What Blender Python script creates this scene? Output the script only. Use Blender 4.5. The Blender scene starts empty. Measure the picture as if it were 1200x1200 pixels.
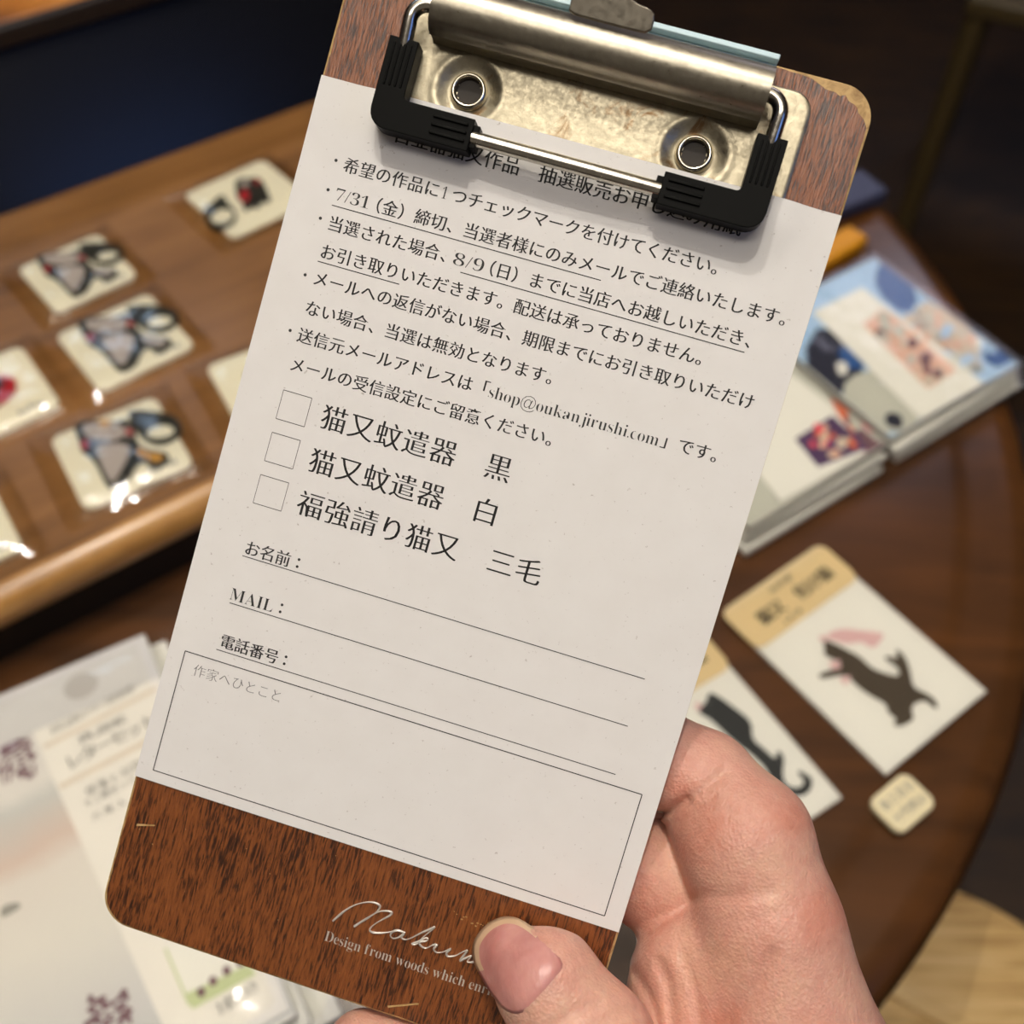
import bpy, bmesh, math, random
import numpy as np
from mathutils import Vector, Matrix
random.seed(7)
SC = bpy.context.scene
COL = SC.collection
D = bpy.data
# ------------------------------------------------------------------ camera
CAM_H, PITCH, FPX = 0.5, math.radians(52), 1250.0
cam = D.cameras.new('camera'); camo = D.objects.new('camera', cam); COL.objects.link(camo)
camo.location = (0, 0, CAM_H); camo.rotation_euler = (math.radians(90) - PITCH, 0, 0)
cam.sensor_width = 36; cam.lens = 36 * FPX / 1200
cam.clip_start = 0.01; cam.clip_end = 30
cam.dof.use_dof = True; cam.dof.focus_distance = 0.213; cam.dof.aperture_fstop = cam.lens / 3.0
SC.camera = camo
# ------------------------------------------------------------------ world, lamps, exposure
SC.view_settings.view_transform = 'Standard'; SC.view_settings.look = 'None'
SC.view_settings.exposure = 0.0; SC.view_settings.gamma = 1.0
SC.view_settings.use_curve_mapping = False
w = D.worlds.new('world'); SC.world = w; w.use_nodes = True
w.node_tree.nodes['Background'].inputs[0].default_value = (1.0, 0.86, 0.70, 1)
w.node_tree.nodes['Background'].inputs[1].default_value = 0.14

def lamp(name, kind, loc, aim, power, color, size, sy=None):
    l = D.lights.new(name, kind); l.energy = power; l.color = color
    if kind == 'AREA':
        l.size = size
        if sy: l.shape = 'RECTANGLE'; l.size_y = sy
    else: l.shadow_soft_size = size
    o = D.objects.new(name, l); COL.objects.link(o); o.location = loc
    o.rotation_euler = (Vector(aim) - Vector(loc)).to_track_quat('-Z', 'Y').to_euler()
    return o
WARM = (1.0, 0.955, 0.88)
lamp('ceiling_spot', 'POINT', (0.02, 0.18, 2.30), (0, .3, 0), 42, WARM, 0.02)
lamp('ceiling_spot', 'POINT', (-0.30, 0.52, 2.30), (0, .3, 0), 39.5, WARM, 0.02)
lamp('ceiling_panel', 'AREA', (-0.05, -0.75, 2.3), (0, .2, .3), 14, (1.0, .92, .82), 1.4, 0.34)
lamp('added_back_light', 'AREA', (-1.4, 2.7, 2.3), (-.2, .5, 0), 4, (.55, .75, 1.0), 1.0, 0.2)  # unseen bluish strip, added for the long glints on the sleeves
lamp('added_back_light', 'AREA', (1.5, 3.1, 1.9), (.2, .6, 0), 12, (.86, .82, 1.0), 1.4, 0.8)  # unseen pale light, added for the sheen on the tabletop
lamp('added_blue_light', 'AREA', (1.55, -1.0, 1.25), (-.25, .7, .1), 2.4, (.18, .36, 1.0), 0.7, 0.7)  # added blue light, placed where the lacquer panel mirrors it
# ------------------------------------------------------------------ coordinate helpers
CX = np.array([1., 0, 0]); CY = np.array([0, math.sin(PITCH), math.cos(PITCH)]); CF = np.array([0, math.cos(PITCH), -math.sin(PITCH)])
CP = np.array([0, 0, CAM_H])
def at(px, py, z=0.0):
    "photo point -> point on the horizontal plane at height z"
    d = CX * (px - 600) / FPX - CY * (py - 600) / FPX + CF
    return CP + d * ((z - CAM_H) / d[2])
def c2w(p):
    "camera mm (x right, y down, z forward) -> world metres"
    p = np.asarray(p, float) / 1000
    return CP + p[..., :1] * CX - p[..., 1:2] * CY + p[..., 2:3] * CF
# pose of the held paper (origin: its top left corner, x right, y down, mm)
RP = np.array([[0.95581953, -0.27906238, 0.09237544], [0.28501196, 0.95671537, -0.05885469], [-0.07195287, 0.08258257, 0.99398335]])
TP = np.array([-37.67251553, -86.59839944, 211.46081201])
def board_depth(px, py):
    d = np.array([(px - 600) / FPX, (py - 600) / FPX, 1]); n = RP[:, 2]
    return (n @ TP) / (n @ d)
BW = Matrix.Identity(4)
bx, by, bz = RP[:, 0], -RP[:, 1], -RP[:, 2]           # local X right, Y up the paper, Z to the viewer
for i, v in enumerate((bx, by, bz)):
    wv = v[0] * CX - v[1] * CY + v[2] * CF
    for r in range(3): BW[r][i] = wv[r]
o_ = c2w(TP)
for r in range(3): BW[r][3] = o_[r]
S = 0.001
# ------------------------------------------------------------------ materials
class NT:
    def __init__(s, name):
        s.m = D.materials.new(name); s.m.use_nodes = True; s.t = s.m.node_tree; s.n = s.t.nodes; s.l = s.t.links
        s.b = s.n['Principled BSDF']; s.out = s.n['Material Output']
    def add(s, typ, **kw):
        n = s.n.new(typ)
        for k, v in kw.items():
            if isinstance(v, (int, float, tuple, list)) and k in n.inputs: n.inputs[k].default_value = v
            else: setattr(n, k, v)
        return n
    def link(s, a, b): s.l.new(a, b)
    def ramp(s, fac, stops, interp='LINEAR'):
        r = s.n.new('ShaderNodeValToRGB'); r.color_ramp.interpolation = interp
        e = r.color_ramp.elements
        while len(e) < len(stops): e.new(0.5)
        for x, (p, c) in zip(e, stops): x.position = p; x.color = (*c, 1)
        s.link(fac, r.inputs[0]); return r.outputs[0]
    def coords(s, scale=(1, 1, 1), rot=(0, 0, 0)):
        c = s.n.new('ShaderNodeTexCoord'); m = s.n.new('ShaderNodeMapping')
        m.inputs['Scale'].default_value = scale; m.inputs['Rotation'].default_value = rot
        s.link(c.outputs['Object'], m.inputs[0]); return m.outputs[0]
    def noise(s, vec, scale, detail=4, rough=.55, dist=0.):
        n = s.n.new('ShaderNodeTexNoise'); n.inputs['Scale'].default_value = scale; n.inputs['Detail'].default_value = detail
        n.inputs['Roughness'].default_value = rough; n.inputs['Distortion'].default_value = dist
        s.link(vec, n.inputs['Vector']); return n.outputs['Fac']
    def bump(s, h, strength=.3, dist=.001):
        b = s.n.new('ShaderNodeBump'); b.inputs['Strength'].default_value = strength; b.inputs['Distance'].default_value = dist
        s.link(h, b.inputs['Height']); s.link(b.outputs[0], s.b.inputs['Normal'])
def lin(r, g, b):
    f = lambda c: (c / 255 / 12.92) if c / 255 <= .04045 else ((c / 255 + .055) / 1.055) ** 2.4
    return (f(r), f(g), f(b))
def plain(name, col, rough=.5, metal=0., **kw):
    m = NT(name); m.b.inputs['Base Color'].default_value = (*col, 1); m.b.inputs['Roughness'].default_value = rough
    m.b.inputs['Metallic'].default_value = metal
    for k, v in kw.items(): m.b.inputs[k].default_value = v
    return m.m
def mat_paper():
    m = NT('speckled_paper'); v = m.coords((1000, 1000, 1000))
    a = m.noise(v, .9, 3, .7); b = m.noise(v, .12, 3)
    c1 = m.ramp(a, [(.27, (.52, .48, .45)), (.34, (.775, .755, .735))])
    mx = m.add('ShaderNodeMixRGB', blend_type='MULTIPLY'); mx.inputs[0].default_value = 1
    c2 = m.ramp(b, [(.3, (.97, .965, .96)), (.7, (1, 1, 1))])
    m.link(c1, mx.inputs[1]); m.link(c2, mx.inputs[2]); m.link(mx.outputs[0], m.b.inputs['Base Color'])
    m.b.inputs['Roughness'].default_value = .85; m.b.inputs['Specular IOR Level'].default_value = .2
    m.bump(a, .06, .0002); return m.m
def mat_mahogany():
    m = NT('mahogany_laminate')
    v = m.coords((1000, 1000, 1000)); vs = m.coords((1000 * 2.5, 1000 * .23, 1000))
    vw = m.coords((1000, 300, 1000))
    a = m.noise(vs, 1.1, 5, .62, .5); b = m.noise(vw, .10, 3, .6)
    s1 = m.add('ShaderNodeMath', operation='MULTIPLY_ADD'); m.link(b, s1.inputs[0]); s1.inputs[1].default_value = .35; m.link(a, s1.inputs[2])
    c = m.ramp(s1.outputs[0], [(.50, lin(46, 23, 10)), (.60, lin(80, 42, 18)), (.655, lin(124, 68, 29)), (.85, lin(146, 84, 40))])
    m.link(c, m.b.inputs['Base Color'])
    m.b.inputs['Roughness'].default_value = .34; m.b.inputs['Specular IOR Level'].default_value = .9
    m.bump(a, .8, .00034); return m.m
def mat_wood(name, dark, mid, light, scale=(3, 40, 40), rough=.35, coat=.0, rot=0., dist=1.2, big=1.0):
    m = NT(name); v = m.coords(scale, (0, 0, rot))
    a = m.noise(v, big, 6, .6, dist); b = m.noise(m.coords((1, 1, 1), (0, 0, rot)), 9, 3)
    s1 = m.add('ShaderNodeMath', operation='MULTIPLY_ADD'); m.link(b, s1.inputs[0]); s1.inputs[1].default_value = .45; m.link(a, s1.inputs[2])
    c = m.ramp(s1.outputs[0], [(.50, dark), (.70, mid), (.95, light)])
    m.link(c, m.b.inputs['Base Color']); m.b.inputs['Roughness'].default_value = rough
    m.b.inputs['Coat Weight'].default_value = coat; m.b.inputs['Coat Roughness'].default_value = .15
    m.bump(a, .15, .001); return m.m
def mat_steel(name, col, rough, stain=True, scale=1.0, bumpy=.15):
    m = NT(name); v = m.coords((1000 * scale,) * 3)
    a = m.noise(v, .35, 6, .7); b = m.noise(v, .9, 5, .7); r = m.noise(v, .17, 5, .65, .6)
    c = m.ramp(a, [(.3, tuple(.74 * k for k in col)), (.7, col)])
    if stain:
        f = m.ramp(r, [(.57, (0, 0, 0)), (.70, (.9, .9, .9))])
        mx = m.add('ShaderNodeMixRGB'); m.link(f, mx.inputs[0]); m.link(c, mx.inputs[1]); mx.inputs[2].default_value = (.20, .11, .045, 1); c = mx.outputs[0]
    m.link(c, m.b.inputs['Base Color']); m.b.inputs['Metallic'].default_value = 1
    rr = m.add('ShaderNodeMapRange'); m.link(b, rr.inputs[0]); rr.inputs[1].default_value = .3; rr.inputs[2].default_value = .7
    rr.inputs[3].default_value = rough * .75; rr.inputs[4].default_value = rough * 1.3
    m.link(rr.outputs[0], m.b.inputs['Roughness']); m.bump(b, bumpy, .0004); return m.m
def mat_skin():
    m = NT('skin'); v = m.coords((1000, 1000, 1000))
    a = m.noise(v, .06, 3); f = m.noise(v, .55, 4, .6); fine = m.add('ShaderNodeTexVoronoi'); fine.inputs['Scale'].default_value = 1.5
    m.link(v, fine.inputs['Vector'])
    c = m.ramp(a, [(.34, (.62, .28, .205)), (.5, (.68, .365, .28)), (.66, (.73, .43, .315))])
    mx = m.add('ShaderNodeMixRGB', blend_type='MULTIPLY'); mx.inputs[0].default_value = .55
    c2 = m.ramp(f, [(.3, (.86, .78, .76)), (.65, (1, 1, 1))]); m.link(c, mx.inputs[1]); m.link(c2, mx.inputs[2])
    m.link(mx.outputs[0], m.b.inputs['Base Color'])
    m.b.inputs['Roughness'].default_value = .48; m.b.inputs['Subsurface Weight'].default_value = .35
    m.b.inputs['Subsurface Radius'].default_value = (1.0, .35, .2); m.b.inputs['Subsurface Scale'].default_value = .0025
    ad = m.add('ShaderNodeMath', operation='MULTIPLY_ADD'); m.link(fine.outputs['Distance'], ad.inputs[0]); ad.inputs[1].default_value = .5; m.link(f, ad.inputs[2])
    m.bump(ad.outputs[0], .35, .0008); return m.m
def mat_nail():
    m = NT('nail_plate'); v = m.coords((1000, 1000, 1000)); a = m.noise(v, .12, 3)
    c = m.ramp(a, [(.35, lin(192, 126, 120)), (.65, lin(210, 150, 142))]); m.link(c, m.b.inputs['Base Color'])
    m.b.inputs['Roughness'].default_value = .36; m.b.inputs['Subsurface Weight'].default_value = .3; m.b.inputs['Subsurface Scale'].default_value = .0015
    m.bump(m.noise(m.coords((1500, 500, 1500), (0, 0, .6)), .6, 3), .25, .0005); return m.m
def mat_sleeve(name='clear_plastic', bump=.06):
    m = NT(name); v = m.coords((1, 1, 1)); a = m.noise(v, 60, 2)
    tr = m.add('ShaderNodeBsdfTransparent'); gl = m.add('ShaderNodeBsdfGlossy'); gl.inputs['Roughness'].default_value = .08
    fr = m.add('ShaderNodeFresnel'); fr.inputs[0].default_value = 1.45
    bp = m.add('ShaderNodeBump'); bp.inputs['Strength'].default_value = bump; bp.inputs['Distance'].default_value = .01
    m.link(a, bp.inputs['Height']); m.link(bp.outputs[0], gl.inputs['Normal']); m.link(bp.outputs[0], fr.inputs['Normal'])
    tr.inputs[0].default_value = (.96, .96, .95, 1)
    mx = m.add('ShaderNodeMixShader'); m.link(fr.outputs[0], mx.inputs[0]); m.link(tr.outputs[0], mx.inputs[1]); m.link(gl.outputs[0], mx.inputs[2])
    m.link(mx.outputs[0], m.out.inputs[0]); m.n.remove(m.b); return m.m
def mat_landscape(name):
    "letter paper: grey sky, blush band, cream meadow"
    m = NT(name); c = m.n.new('ShaderNodeTexCoord'); sp = m.n.new('ShaderNodeSeparateXYZ'); m.link(c.outputs['Object'], sp.inputs[0])
    n = m.noise(c.outputs['Object'], 30, 4)
    ad = m.add('ShaderNodeMath', operation='MULTIPLY_ADD'); m.link(n, ad.inputs[0]); ad.inputs[1].default_value = .02; m.link(sp.outputs[1], ad.inputs[2])
    mr = m.add('ShaderNodeMapRange'); m.link(ad.outputs[0], mr.inputs[0]); mr.inputs[1].default_value = -.21; mr.inputs[2].default_value = .01
    col = m.ramp(mr.outputs[0], [(0, lin(176, 178, 176)), (.18, lin(204, 203, 202)), (.40, lin(220, 216, 208)), (.55, lin(220, 214, 206)), (.60, lin(210, 192, 180)), (.70, lin(200, 200, 196)), (.74, lin(222, 218, 212)), (1, lin(205, 203, 203))])
    m.link(col, m.b.inputs['Base Color']); m.b.inputs['Roughness'].default_value = .6; return m.m
M = dict(
    paper=mat_paper(), ink=plain('black_ink', (.018, .017, .017), .6), grey_ink=plain('grey_ink', (.12, .12, .12), .7),
    line=plain('thin_ink', (.045, .042, .04), .7),
    mahogany=mat_mahogany(), edge=mat_wood('raw_board_edge', lin(140, 108, 66), lin(186, 152, 100), lin(206, 176, 124), (300, 300, 900), .7),
    steel=mat_steel('worn_nickel_plate', (.47, .42, .305), .42), tube=mat_steel('brushed_nickel', (.44, .40, .32), .36, False, 1.0, .05),
    lever=mat_steel('dull_lever_metal', (.40, .36, .29), .42, False, 1.0, .05), wire=mat_steel('nickel_wire', (.66, .62, .54), .22, False, 1.0, .03), rivet=mat_steel('rivet_metal', (.80, .74, .60), .2, False, 1., .05),
    rubber=plain('black_rubber', (.0045, .0045, .004), .4, 0, **{'Specular IOR Level': .05}), blue_reflect=plain('flange_blue_reflection', lin(206, 232, 240), .5), dark=plain('dark_hole', (.02, .013, .007), .6, 0),
    silver=plain('silver_foil', (.72, .68, .62), .4, .5),
    skin=mat_skin(), nail=mat_nail(),
    nail_edge=plain('nail_free_edge', lin(214, 180, 146), .4),
    table=mat_wood('dark_table_wood', lin(56, 33, 15), lin(76, 46, 21), lin(96, 58, 26), (5, 22, 22), .30, .25, .9),
    shelf=mat_wood('shelf_wood', lin(96, 62, 28), lin(122, 82, 40), lin(144, 100, 54), (4, 30, 30), .38, .1, .1),
    upper=mat_wood('upper_shelf_wood', lin(120, 66, 16), lin(176, 108, 34), lin(206, 140, 60), (14, 30, 30), .4, .1),
    nosing_lit=mat_wood('lit_nosing_wood', lin(150, 104, 52), lin(190, 140, 76), lin(208, 160, 94), (4, 30, 30), .34, .2, .1), darkwood=mat_wood('black_brown_wood', lin(14, 7, 3), lin(22, 11, 5), lin(30, 16, 8), (4, 30, 30), .5), panel=plain('black_lacquer', (.004, .004, .005), .24), wallw=mat_wood('dark_wall_wood', lin(22, 7, 3), lin(36, 11, 5), lin(46, 17, 8), (30, 3, 3), .5),
    floor=mat_wood('dark_floor_wood', lin(22, 12, 5), lin(40, 24, 8), lin(56, 36, 12), (4, 30, 30), .5), ceiling=plain('plaster', (.6, .55, .48), .9),
    stool=mat_wood('pale_stool_wood', lin(150, 112, 56), lin(204, 168, 108), lin(226, 196, 142), (10, 110, 30), .5, 0, -.5, .6),
    chair=plain('dark_chair_wood', lin(70, 56, 28), .5),
    cream=plain('cream_card', lin(232, 226, 202), .6), labelcream=plain('label_cream', lin(232, 228, 220), .65), white=plain('white_card', lin(232, 230, 222), .6), tan=plain('tan_header_card', lin(220, 198, 152), .7),
    black=plain('charm_black', (.02, .02, .016), .4), grey=plain('charm_grey', lin(172, 162, 156), .5), red=plain('charm_red', lin(168, 30, 40), .4), pink=plain('print_pink', lin(218, 180, 180), .5),
    ochre=plain('charm_ochre', lin(190, 140, 60), .5), darkcat=plain('print_dark_cat', lin(70, 58, 42), .6), blackcat=plain('print_black_cat', lin(34, 36, 36), .6),
    sleeve=mat_sleeve(), land=mat_landscape('letter_landscape'), plum=plain('print_plum', lin(120, 88, 96), .7), mauve=plain('print_mauve', lin(170, 155, 168), .7),
    headgrey=plain('header_grey', lin(208, 206, 204), .6), band=plain('label_band', lin(218, 206, 190), .7), green=plain('print_green', lin(196, 206, 160), .7), faint=plain('print_faint_grey', lin(150, 148, 140), .7),
    emblem=plain('print_emblem', lin(186, 182, 178), .7), blue=plain('print_blue', lin(40, 88, 150), .6), sky=plain('print_sky', lin(168, 198, 226), .6), navy=plain('print_navy', lin(38, 40, 58), .6), peach=plain('print_peach', lin(222, 182, 160), .6),
    orange=plain('print_orange', lin(210, 110, 74), .6), purple=plain('print_purple', lin(88, 62, 100), .6), rose=plain('print_rose', lin(224, 84, 104), .6), stone=plain('print_stone', lin(196, 196, 184), .6),
    beige=plain('print_beige', lin(206, 190, 170), .6), amber=plain('amber_block', lin(216, 146, 26), .4), bluecard=plain('blue_box', lin(66, 70, 96), .5), tag=plain('cream_tag', lin(236, 222, 180), .55),
)
# ------------------------------------------------------------------ mesh helpers
class MB:
    def __init__(s): s.v = []; s.f = []; s.m = []; s.mats = []
    def mi(s, m):
        if m not in s.mats: s.mats.append(m)
        return s.mats.index(m)
    def add(s, v, f, m, T=None):
        b = len(s.v); s.v += [tuple(T @ Vector(p)) if T else tuple(p) for p in v]
        s.f += [tuple(b + i for i in q) for q in f]; s.m += [s.mi(m)] * len(f)
    def box(s, x0, x1, y0, y1, z0, z1, m, T=None):
        v = [(x, y, z) for z in (z0, z1) for y in (y0, y1) for x in (x0, x1)]
        s.add(v, [(0, 2, 3, 1), (4, 5, 7, 6), (0, 1, 5, 4), (2, 6, 7, 3), (0, 4, 6, 2), (1, 3, 7, 5)], m, T)
    def prism(s, poly, z0, z1, m, side=None, T=None, bottom=True):
        n = len(poly); a = sum(poly[i][0] * poly[(i + 1) % n][1] - poly[(i + 1) % n][0] * poly[i][1] for i in range(n))
        if a < 0: poly = poly[::-1]
        v = [(p[0], p[1], z0) for p in poly] + [(p[0], p[1], z1) for p in poly]
        s.add(v, [tuple(range(n, 2 * n))] + ([tuple(range(n - 1, -1, -1))] if bottom else []), m, T)
        s.add(v, [(i, (i + 1) % n, n + (i + 1) % n, n + i) for i in range(n)], side or m, T)
    def flat(s, poly, z, m):
        n = len(poly); a = sum(poly[i][0] * poly[(i + 1) % n][1] - poly[(i + 1) % n][0] * poly[i][1] for i in range(n))
        if a < 0: poly = poly[::-1]
        s.add([(p[0], p[1], z) for p in poly], [tuple(range(n))], m)
    def tube(s, pts, r, m, n=12, cap=True):
        pts = [Vector(p) for p in pts]; rs = r if isinstance(r, (list, tuple)) else [r] * len(pts)
        up = None; rings = []
        for i, p in enumerate(pts):
            t = (pts[min(i + 1, len(pts) - 1)] - pts[max(i - 1, 0)]).normalized()
            if up is None: up = t.orthogonal().normalized()
            up = (up - t * up.dot(t)).normalized(); sd = t.cross(up)
            rings.append([p + rs[i] * (math.cos(k * 2 * math.pi / n) * up + math.sin(k * 2 * math.pi / n) * sd) for k in range(n)])
        v = [q for R in rings for q in R]; f = []
        for i in range(len(pts) - 1):
            for k in range(n): f.append((i * n + k, i * n + (k + 1) % n, (i + 1) * n + (k + 1) % n, (i + 1) * n + k))
        if cap: f += [tuple(range(n - 1, -1, -1)), tuple(range((len(pts) - 1) * n, len(pts) * n))]
        s.add(v, f, m)
    def lathe(s, prof, m, c=(0, 0), n=40, closed=False):
        v = [(c[0] + r * math.cos(k * 2 * math.pi / n), c[1] + r * math.sin(k * 2 * math.pi / n), z) for r, z in prof for k in range(n)]
        f = [(i * n + k, i * n + (k + 1) % n, (i + 1) * n + (k + 1) % n, (i + 1) * n + k) for i in range(len(prof) - 1) for k in range(n)]
        s.add(v, f, m)
    def build(s, name, parent=None, loc=None, smooth=True, keep=False, angle=35, scale=1.0, bevel=None, segs=2):
        me = D.meshes.new(name); me.from_pydata([tuple(scale * c for c in p) for p in s.v], [], s.f)
        for m in s.mats: me.materials.append(m)
        me.polygons.foreach_set('material_index', s.m); me.update()
        bm = bmesh.new(); bm.from_mesh(me); bmesh.ops.remove_doubles(bm, verts=bm.verts, dist=1e-7)
        bmesh.ops.recalc_face_normals(bm, faces=bm.faces) if not keep else None
        bm.to_mesh(me); bm.free()
        if smooth: me.shade_smooth(); me.set_sharp_from_angle(angle=math.radians(angle))
        o = D.objects.new(name, me); COL.objects.link(o)
        if parent: o.parent = parent
        if loc is not None: o.location = loc
        if bevel:
            b = o.modifiers.new('bevel', 'BEVEL'); b.width = bevel; b.segments = segs; b.limit_method = 'ANGLE'; b.angle_limit = math.radians(40)
        return o
def empty(name, label, cat, loc=(0, 0, 0), rz=0., group=None, matrix=None):
    o = D.objects.new(name, None); o.empty_display_size = .02; COL.objects.link(o)
    if matrix is not None: o.matrix_world = matrix
    else: o.location = loc; o.rotation_euler = (0, 0, rz)
    return tag(o, label, cat, group)
def tag(o, label, cat, group=None):
    o['label'] = label; o['category'] = cat
    if group: o['group'] = group
    return o
def structure(o): o['kind'] = 'structure'; return o
def rrect(x0, x1, y0, y1, r, n=8):
    p = []
    for cx, cy, a0 in ((x1 - r, y1 - r, 0), (x0 + r, y1 - r, 90), (x0 + r, y0 + r, 180), (x1 - r, y0 + r, 270)):
        for k in range(n + 1):
            a = math.radians(a0 + 90 * k / n); p.append((cx + r * math.cos(a), cy + r * math.sin(a)))
    return p
def ell(cx, cy, rx, ry, n=24, a=0.):
    ca, sa = math.cos(a), math.sin(a)
    return [(cx + rx * math.cos(t) * ca - ry * math.sin(t) * sa, cy + rx * math.cos(t) * sa + ry * math.sin(t) * ca) for t in [2 * math.pi * k / n for k in range(n)]]
def smoothpoly(p, it=2):
    for _ in range(it):
        q = []
        for i in range(len(p)):
            a, b = p[i], p[(i + 1) % len(p)]
            q += [(a[0] * .75 + b[0] * .25, a[1] * .75 + b[1] * .25), (a[0] * .25 + b[0] * .75, a[1] * .25 + b[1] * .75)]
        p = q
    return p
# ------------------------------------------------------------------ lettering
_gc = {}
def glyph(ch, thin=-.016, fat=.016):
    key = (ch, thin, fat)
    if key in _gc: return _gc[key]
    c = D.curves.new('glyph', 'FONT'); c.body = ch; c.size = 1; c.resolution_u = 3; c.offset = thin; c.fill_mode = 'FRONT'
    o = D.objects.new('glyph', c); COL.objects.link(o)
    dg = bpy.context.evaluated_depsgraph_get(); e = o.evaluated_get(dg); me = e.to_mesh()
    v = [tuple(q.co) for q in me.vertices]; f = [tuple(p.vertices) for p in me.polygons]
    e.to_mesh_clear(); D.objects.remove(o); D.curves.remove(c)
    xs = [p[0] for p in v] or [0]; V = []; F = []
    for dx in ((-fat, 0, fat) if fat else (0,)):
        b = len(V); V += [(p[0] + dx, p[1]) for p in v]; F += [tuple(b + i for i in q) for q in f]
    _gc[key] = (V, F, min(xs), max(xs)); return _gc[key]
def serif(s):
    "plain Latin -> upright serif letter shapes of the built-in font"
    r = ''
    for ch in s:
        if 'A' <= ch <= 'Z': r += chr(0x1D400 + ord(ch) - 65)
        elif 'a' <= ch <= 'z': r += chr(0x1D41A + ord(ch) - 97)
        elif '0' <= ch <= '9': r += chr(0x1D7CE + ord(ch) - 48)
        else: r += ch
    return r
def put(mb, ch, cx, cy, size, m, zf, thin=-.016, fat=.016, sx=1.0, left=None):
    "cx: centre of the character cell (a full em); left: put the glyph's left edge there instead"
    V, F, a, b = glyph(ch, thin, fat)
    if left is not None: ox = left - a * size * sx
    else: ox = cx - .5 * size * sx
    pts = [(ox + p[0] * size * sx, -(cy - (p[1] - .37) * size)) for p in V]
    mb.add([(x, y, zf(x, -y)) for x, y in pts], F, m)
    return (b - a) * size * sx
def run(mb, s, x, y, pitch, m, zf, size=None, **kw):
    size = size or pitch
    for ch in s:
        if ch not in ' \u3000': put(mb, ch, x + pitch / 2, y, size, m, zf, **kw)
        x += pitch
    return x
def latin(mb, s, x0, x1, y, size, m, zf, thin=-.017, fat=.0):
    gs = [(c, glyph(c, thin, fat)) for c in serif(s) if c != ' ']
    words = sum((g[3] - g[2]) * size for c, g in gs); nsp = s.count(' ')
    gap = .07 * size; tot = words + gap * (len(s) - 1) + nsp * .2 * size; k = (x1 - x0) / tot; x = x0
    for ch in serif(s):
        if ch == ' ': x += (.2 * size + gap) * k; continue
        x += put(mb, ch, 0, y, size, m, zf, thin, fat, sx=k, left=x) + gap * k
# ------------------------------------------------------------------ setting
fl = MB(); fl.box(-3, 3, -3, 3.2, -.75, -.70, M['floor']); structure(fl.build('floor'))
wb = MB(); wb.box(-3, 3, 3.2, 3.3, -.70, 2.5, M['wallw']); structure(wb.build('wall_back'))
wr = MB(); wr.box(2.95, 3.05, -3, 3.2, -.70, 2.5, M['wallw']); structure(wr.build('wall_right'))
wl = MB(); wl.box(-3.1, -3, -3, 3.2, -.70, 2.5, M['wallw']); structure(wl.build('wall_left'))
cl = MB(); cl.box(-3, 3, -3, 3.2, 2.5, 2.55, M['ceiling']); structure(cl.build('ceiling'))
# ------------------------------------------------------------------ round table
TC = (-.201, .502); TR = .530
t = empty('round_table', 'dark brown round wooden table with moulded rim carrying the goods', 'table', (TC[0], TC[1], -.70))
mb = MB()
mb.lathe([(0, .70), (TR - .055, .70), (TR - .048, .6985), (TR - .040, .6965), (TR - .020, .697), (TR - .006, .694), (TR, .686), (TR - .002, .677), (TR - .012, .672), (TR - .014, .662), (TR - .03, .656), (0, .656)], M['table'], n=160)
mb.build('tabletop', t, angle=50)
mb = MB(); mb.lathe([(.05, .656), (.06, .60), (.04, .5), (.055, .3), (.08, .2), (.05, .12), (.06, .09), (0, .09)], M['table'], n=32); mb.build('pedestal', t)
for k in range(3):
    a = 2 * math.pi * k / 3 + .4; mb = MB()
    mb.tube([(.04 * math.cos(a), .04 * math.sin(a), .14), (.2 * math.cos(a), .2 * math.sin(a), .09), (.36 * math.cos(a), .36 * math.sin(a), .024)], [.03, .026, .022], M['table']); mb.build('foot', t)
# ------------------------------------------------------------------ display stand (stepped shelf) on the table
ZT = .055
SA = math.radians(35.5)
st = empty('display_stand', 'stepped wooden display stand with black lacquer riser at left', 'display stand', (-.216, .3255, 0), SA)
# local x along the front edge, local y away from the viewer
L0, L1, DEP = -.35, .36, .300
mb = MB(); mb.box(L0, L1, .006, DEP, ZT - .024, ZT, M['shelf']); mb.build('shelf_board', st)
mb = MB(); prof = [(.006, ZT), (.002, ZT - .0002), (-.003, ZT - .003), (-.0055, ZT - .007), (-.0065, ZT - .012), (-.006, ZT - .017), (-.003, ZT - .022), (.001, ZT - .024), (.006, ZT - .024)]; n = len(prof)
mb.add([(x, y, z) for x in (L0, L1) for y, z in prof], [(k, k + 1, n + k + 1, n + k) for k in range(n - 1)] + [tuple(range(n)), tuple(range(n, 2 * n))], M['nosing_lit']); mb.build('front_nosing', st, angle=50)  # paler wood colour puts the light on the shelf's front edge
mb = MB(); mb.box(L0 + .01, L1 - .01, .004, .020, 0.0002, ZT - .024, M['darkwood']); mb.build('front_support', st)
for sx in (L0 + .01, L1 - .03):
    mb = MB(); mb.box(sx, sx + .02, .020, DEP - .02, .0002, ZT - .024, M['table']); mb.build('side_support', st)
mb = MB(); PY, PZ = DEP + .062, .132; mb.add([(L0, DEP, ZT - .02), (L1, DEP, ZT - .02), (L1, PY, PZ), (L0, PY, PZ), (L0, DEP + .014, ZT - .02), (L1, DEP + .014, ZT - .02), (L1, PY + .014, PZ), (L0, PY + .014, PZ)], [(0, 1, 2, 3), (4, 7, 6, 5), (0, 4, 5, 1), (3, 2, 6, 7), (0, 3, 7, 4), (1, 5, 6, 2)], M['panel']); mb.build('lacquer_panel', st, smooth=False)
mb = MB(); mb.box(L0, L1, PY + .02, PY + .035, .0002, PZ, M['darkwood']); mb.build('rear_support', st)
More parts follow.
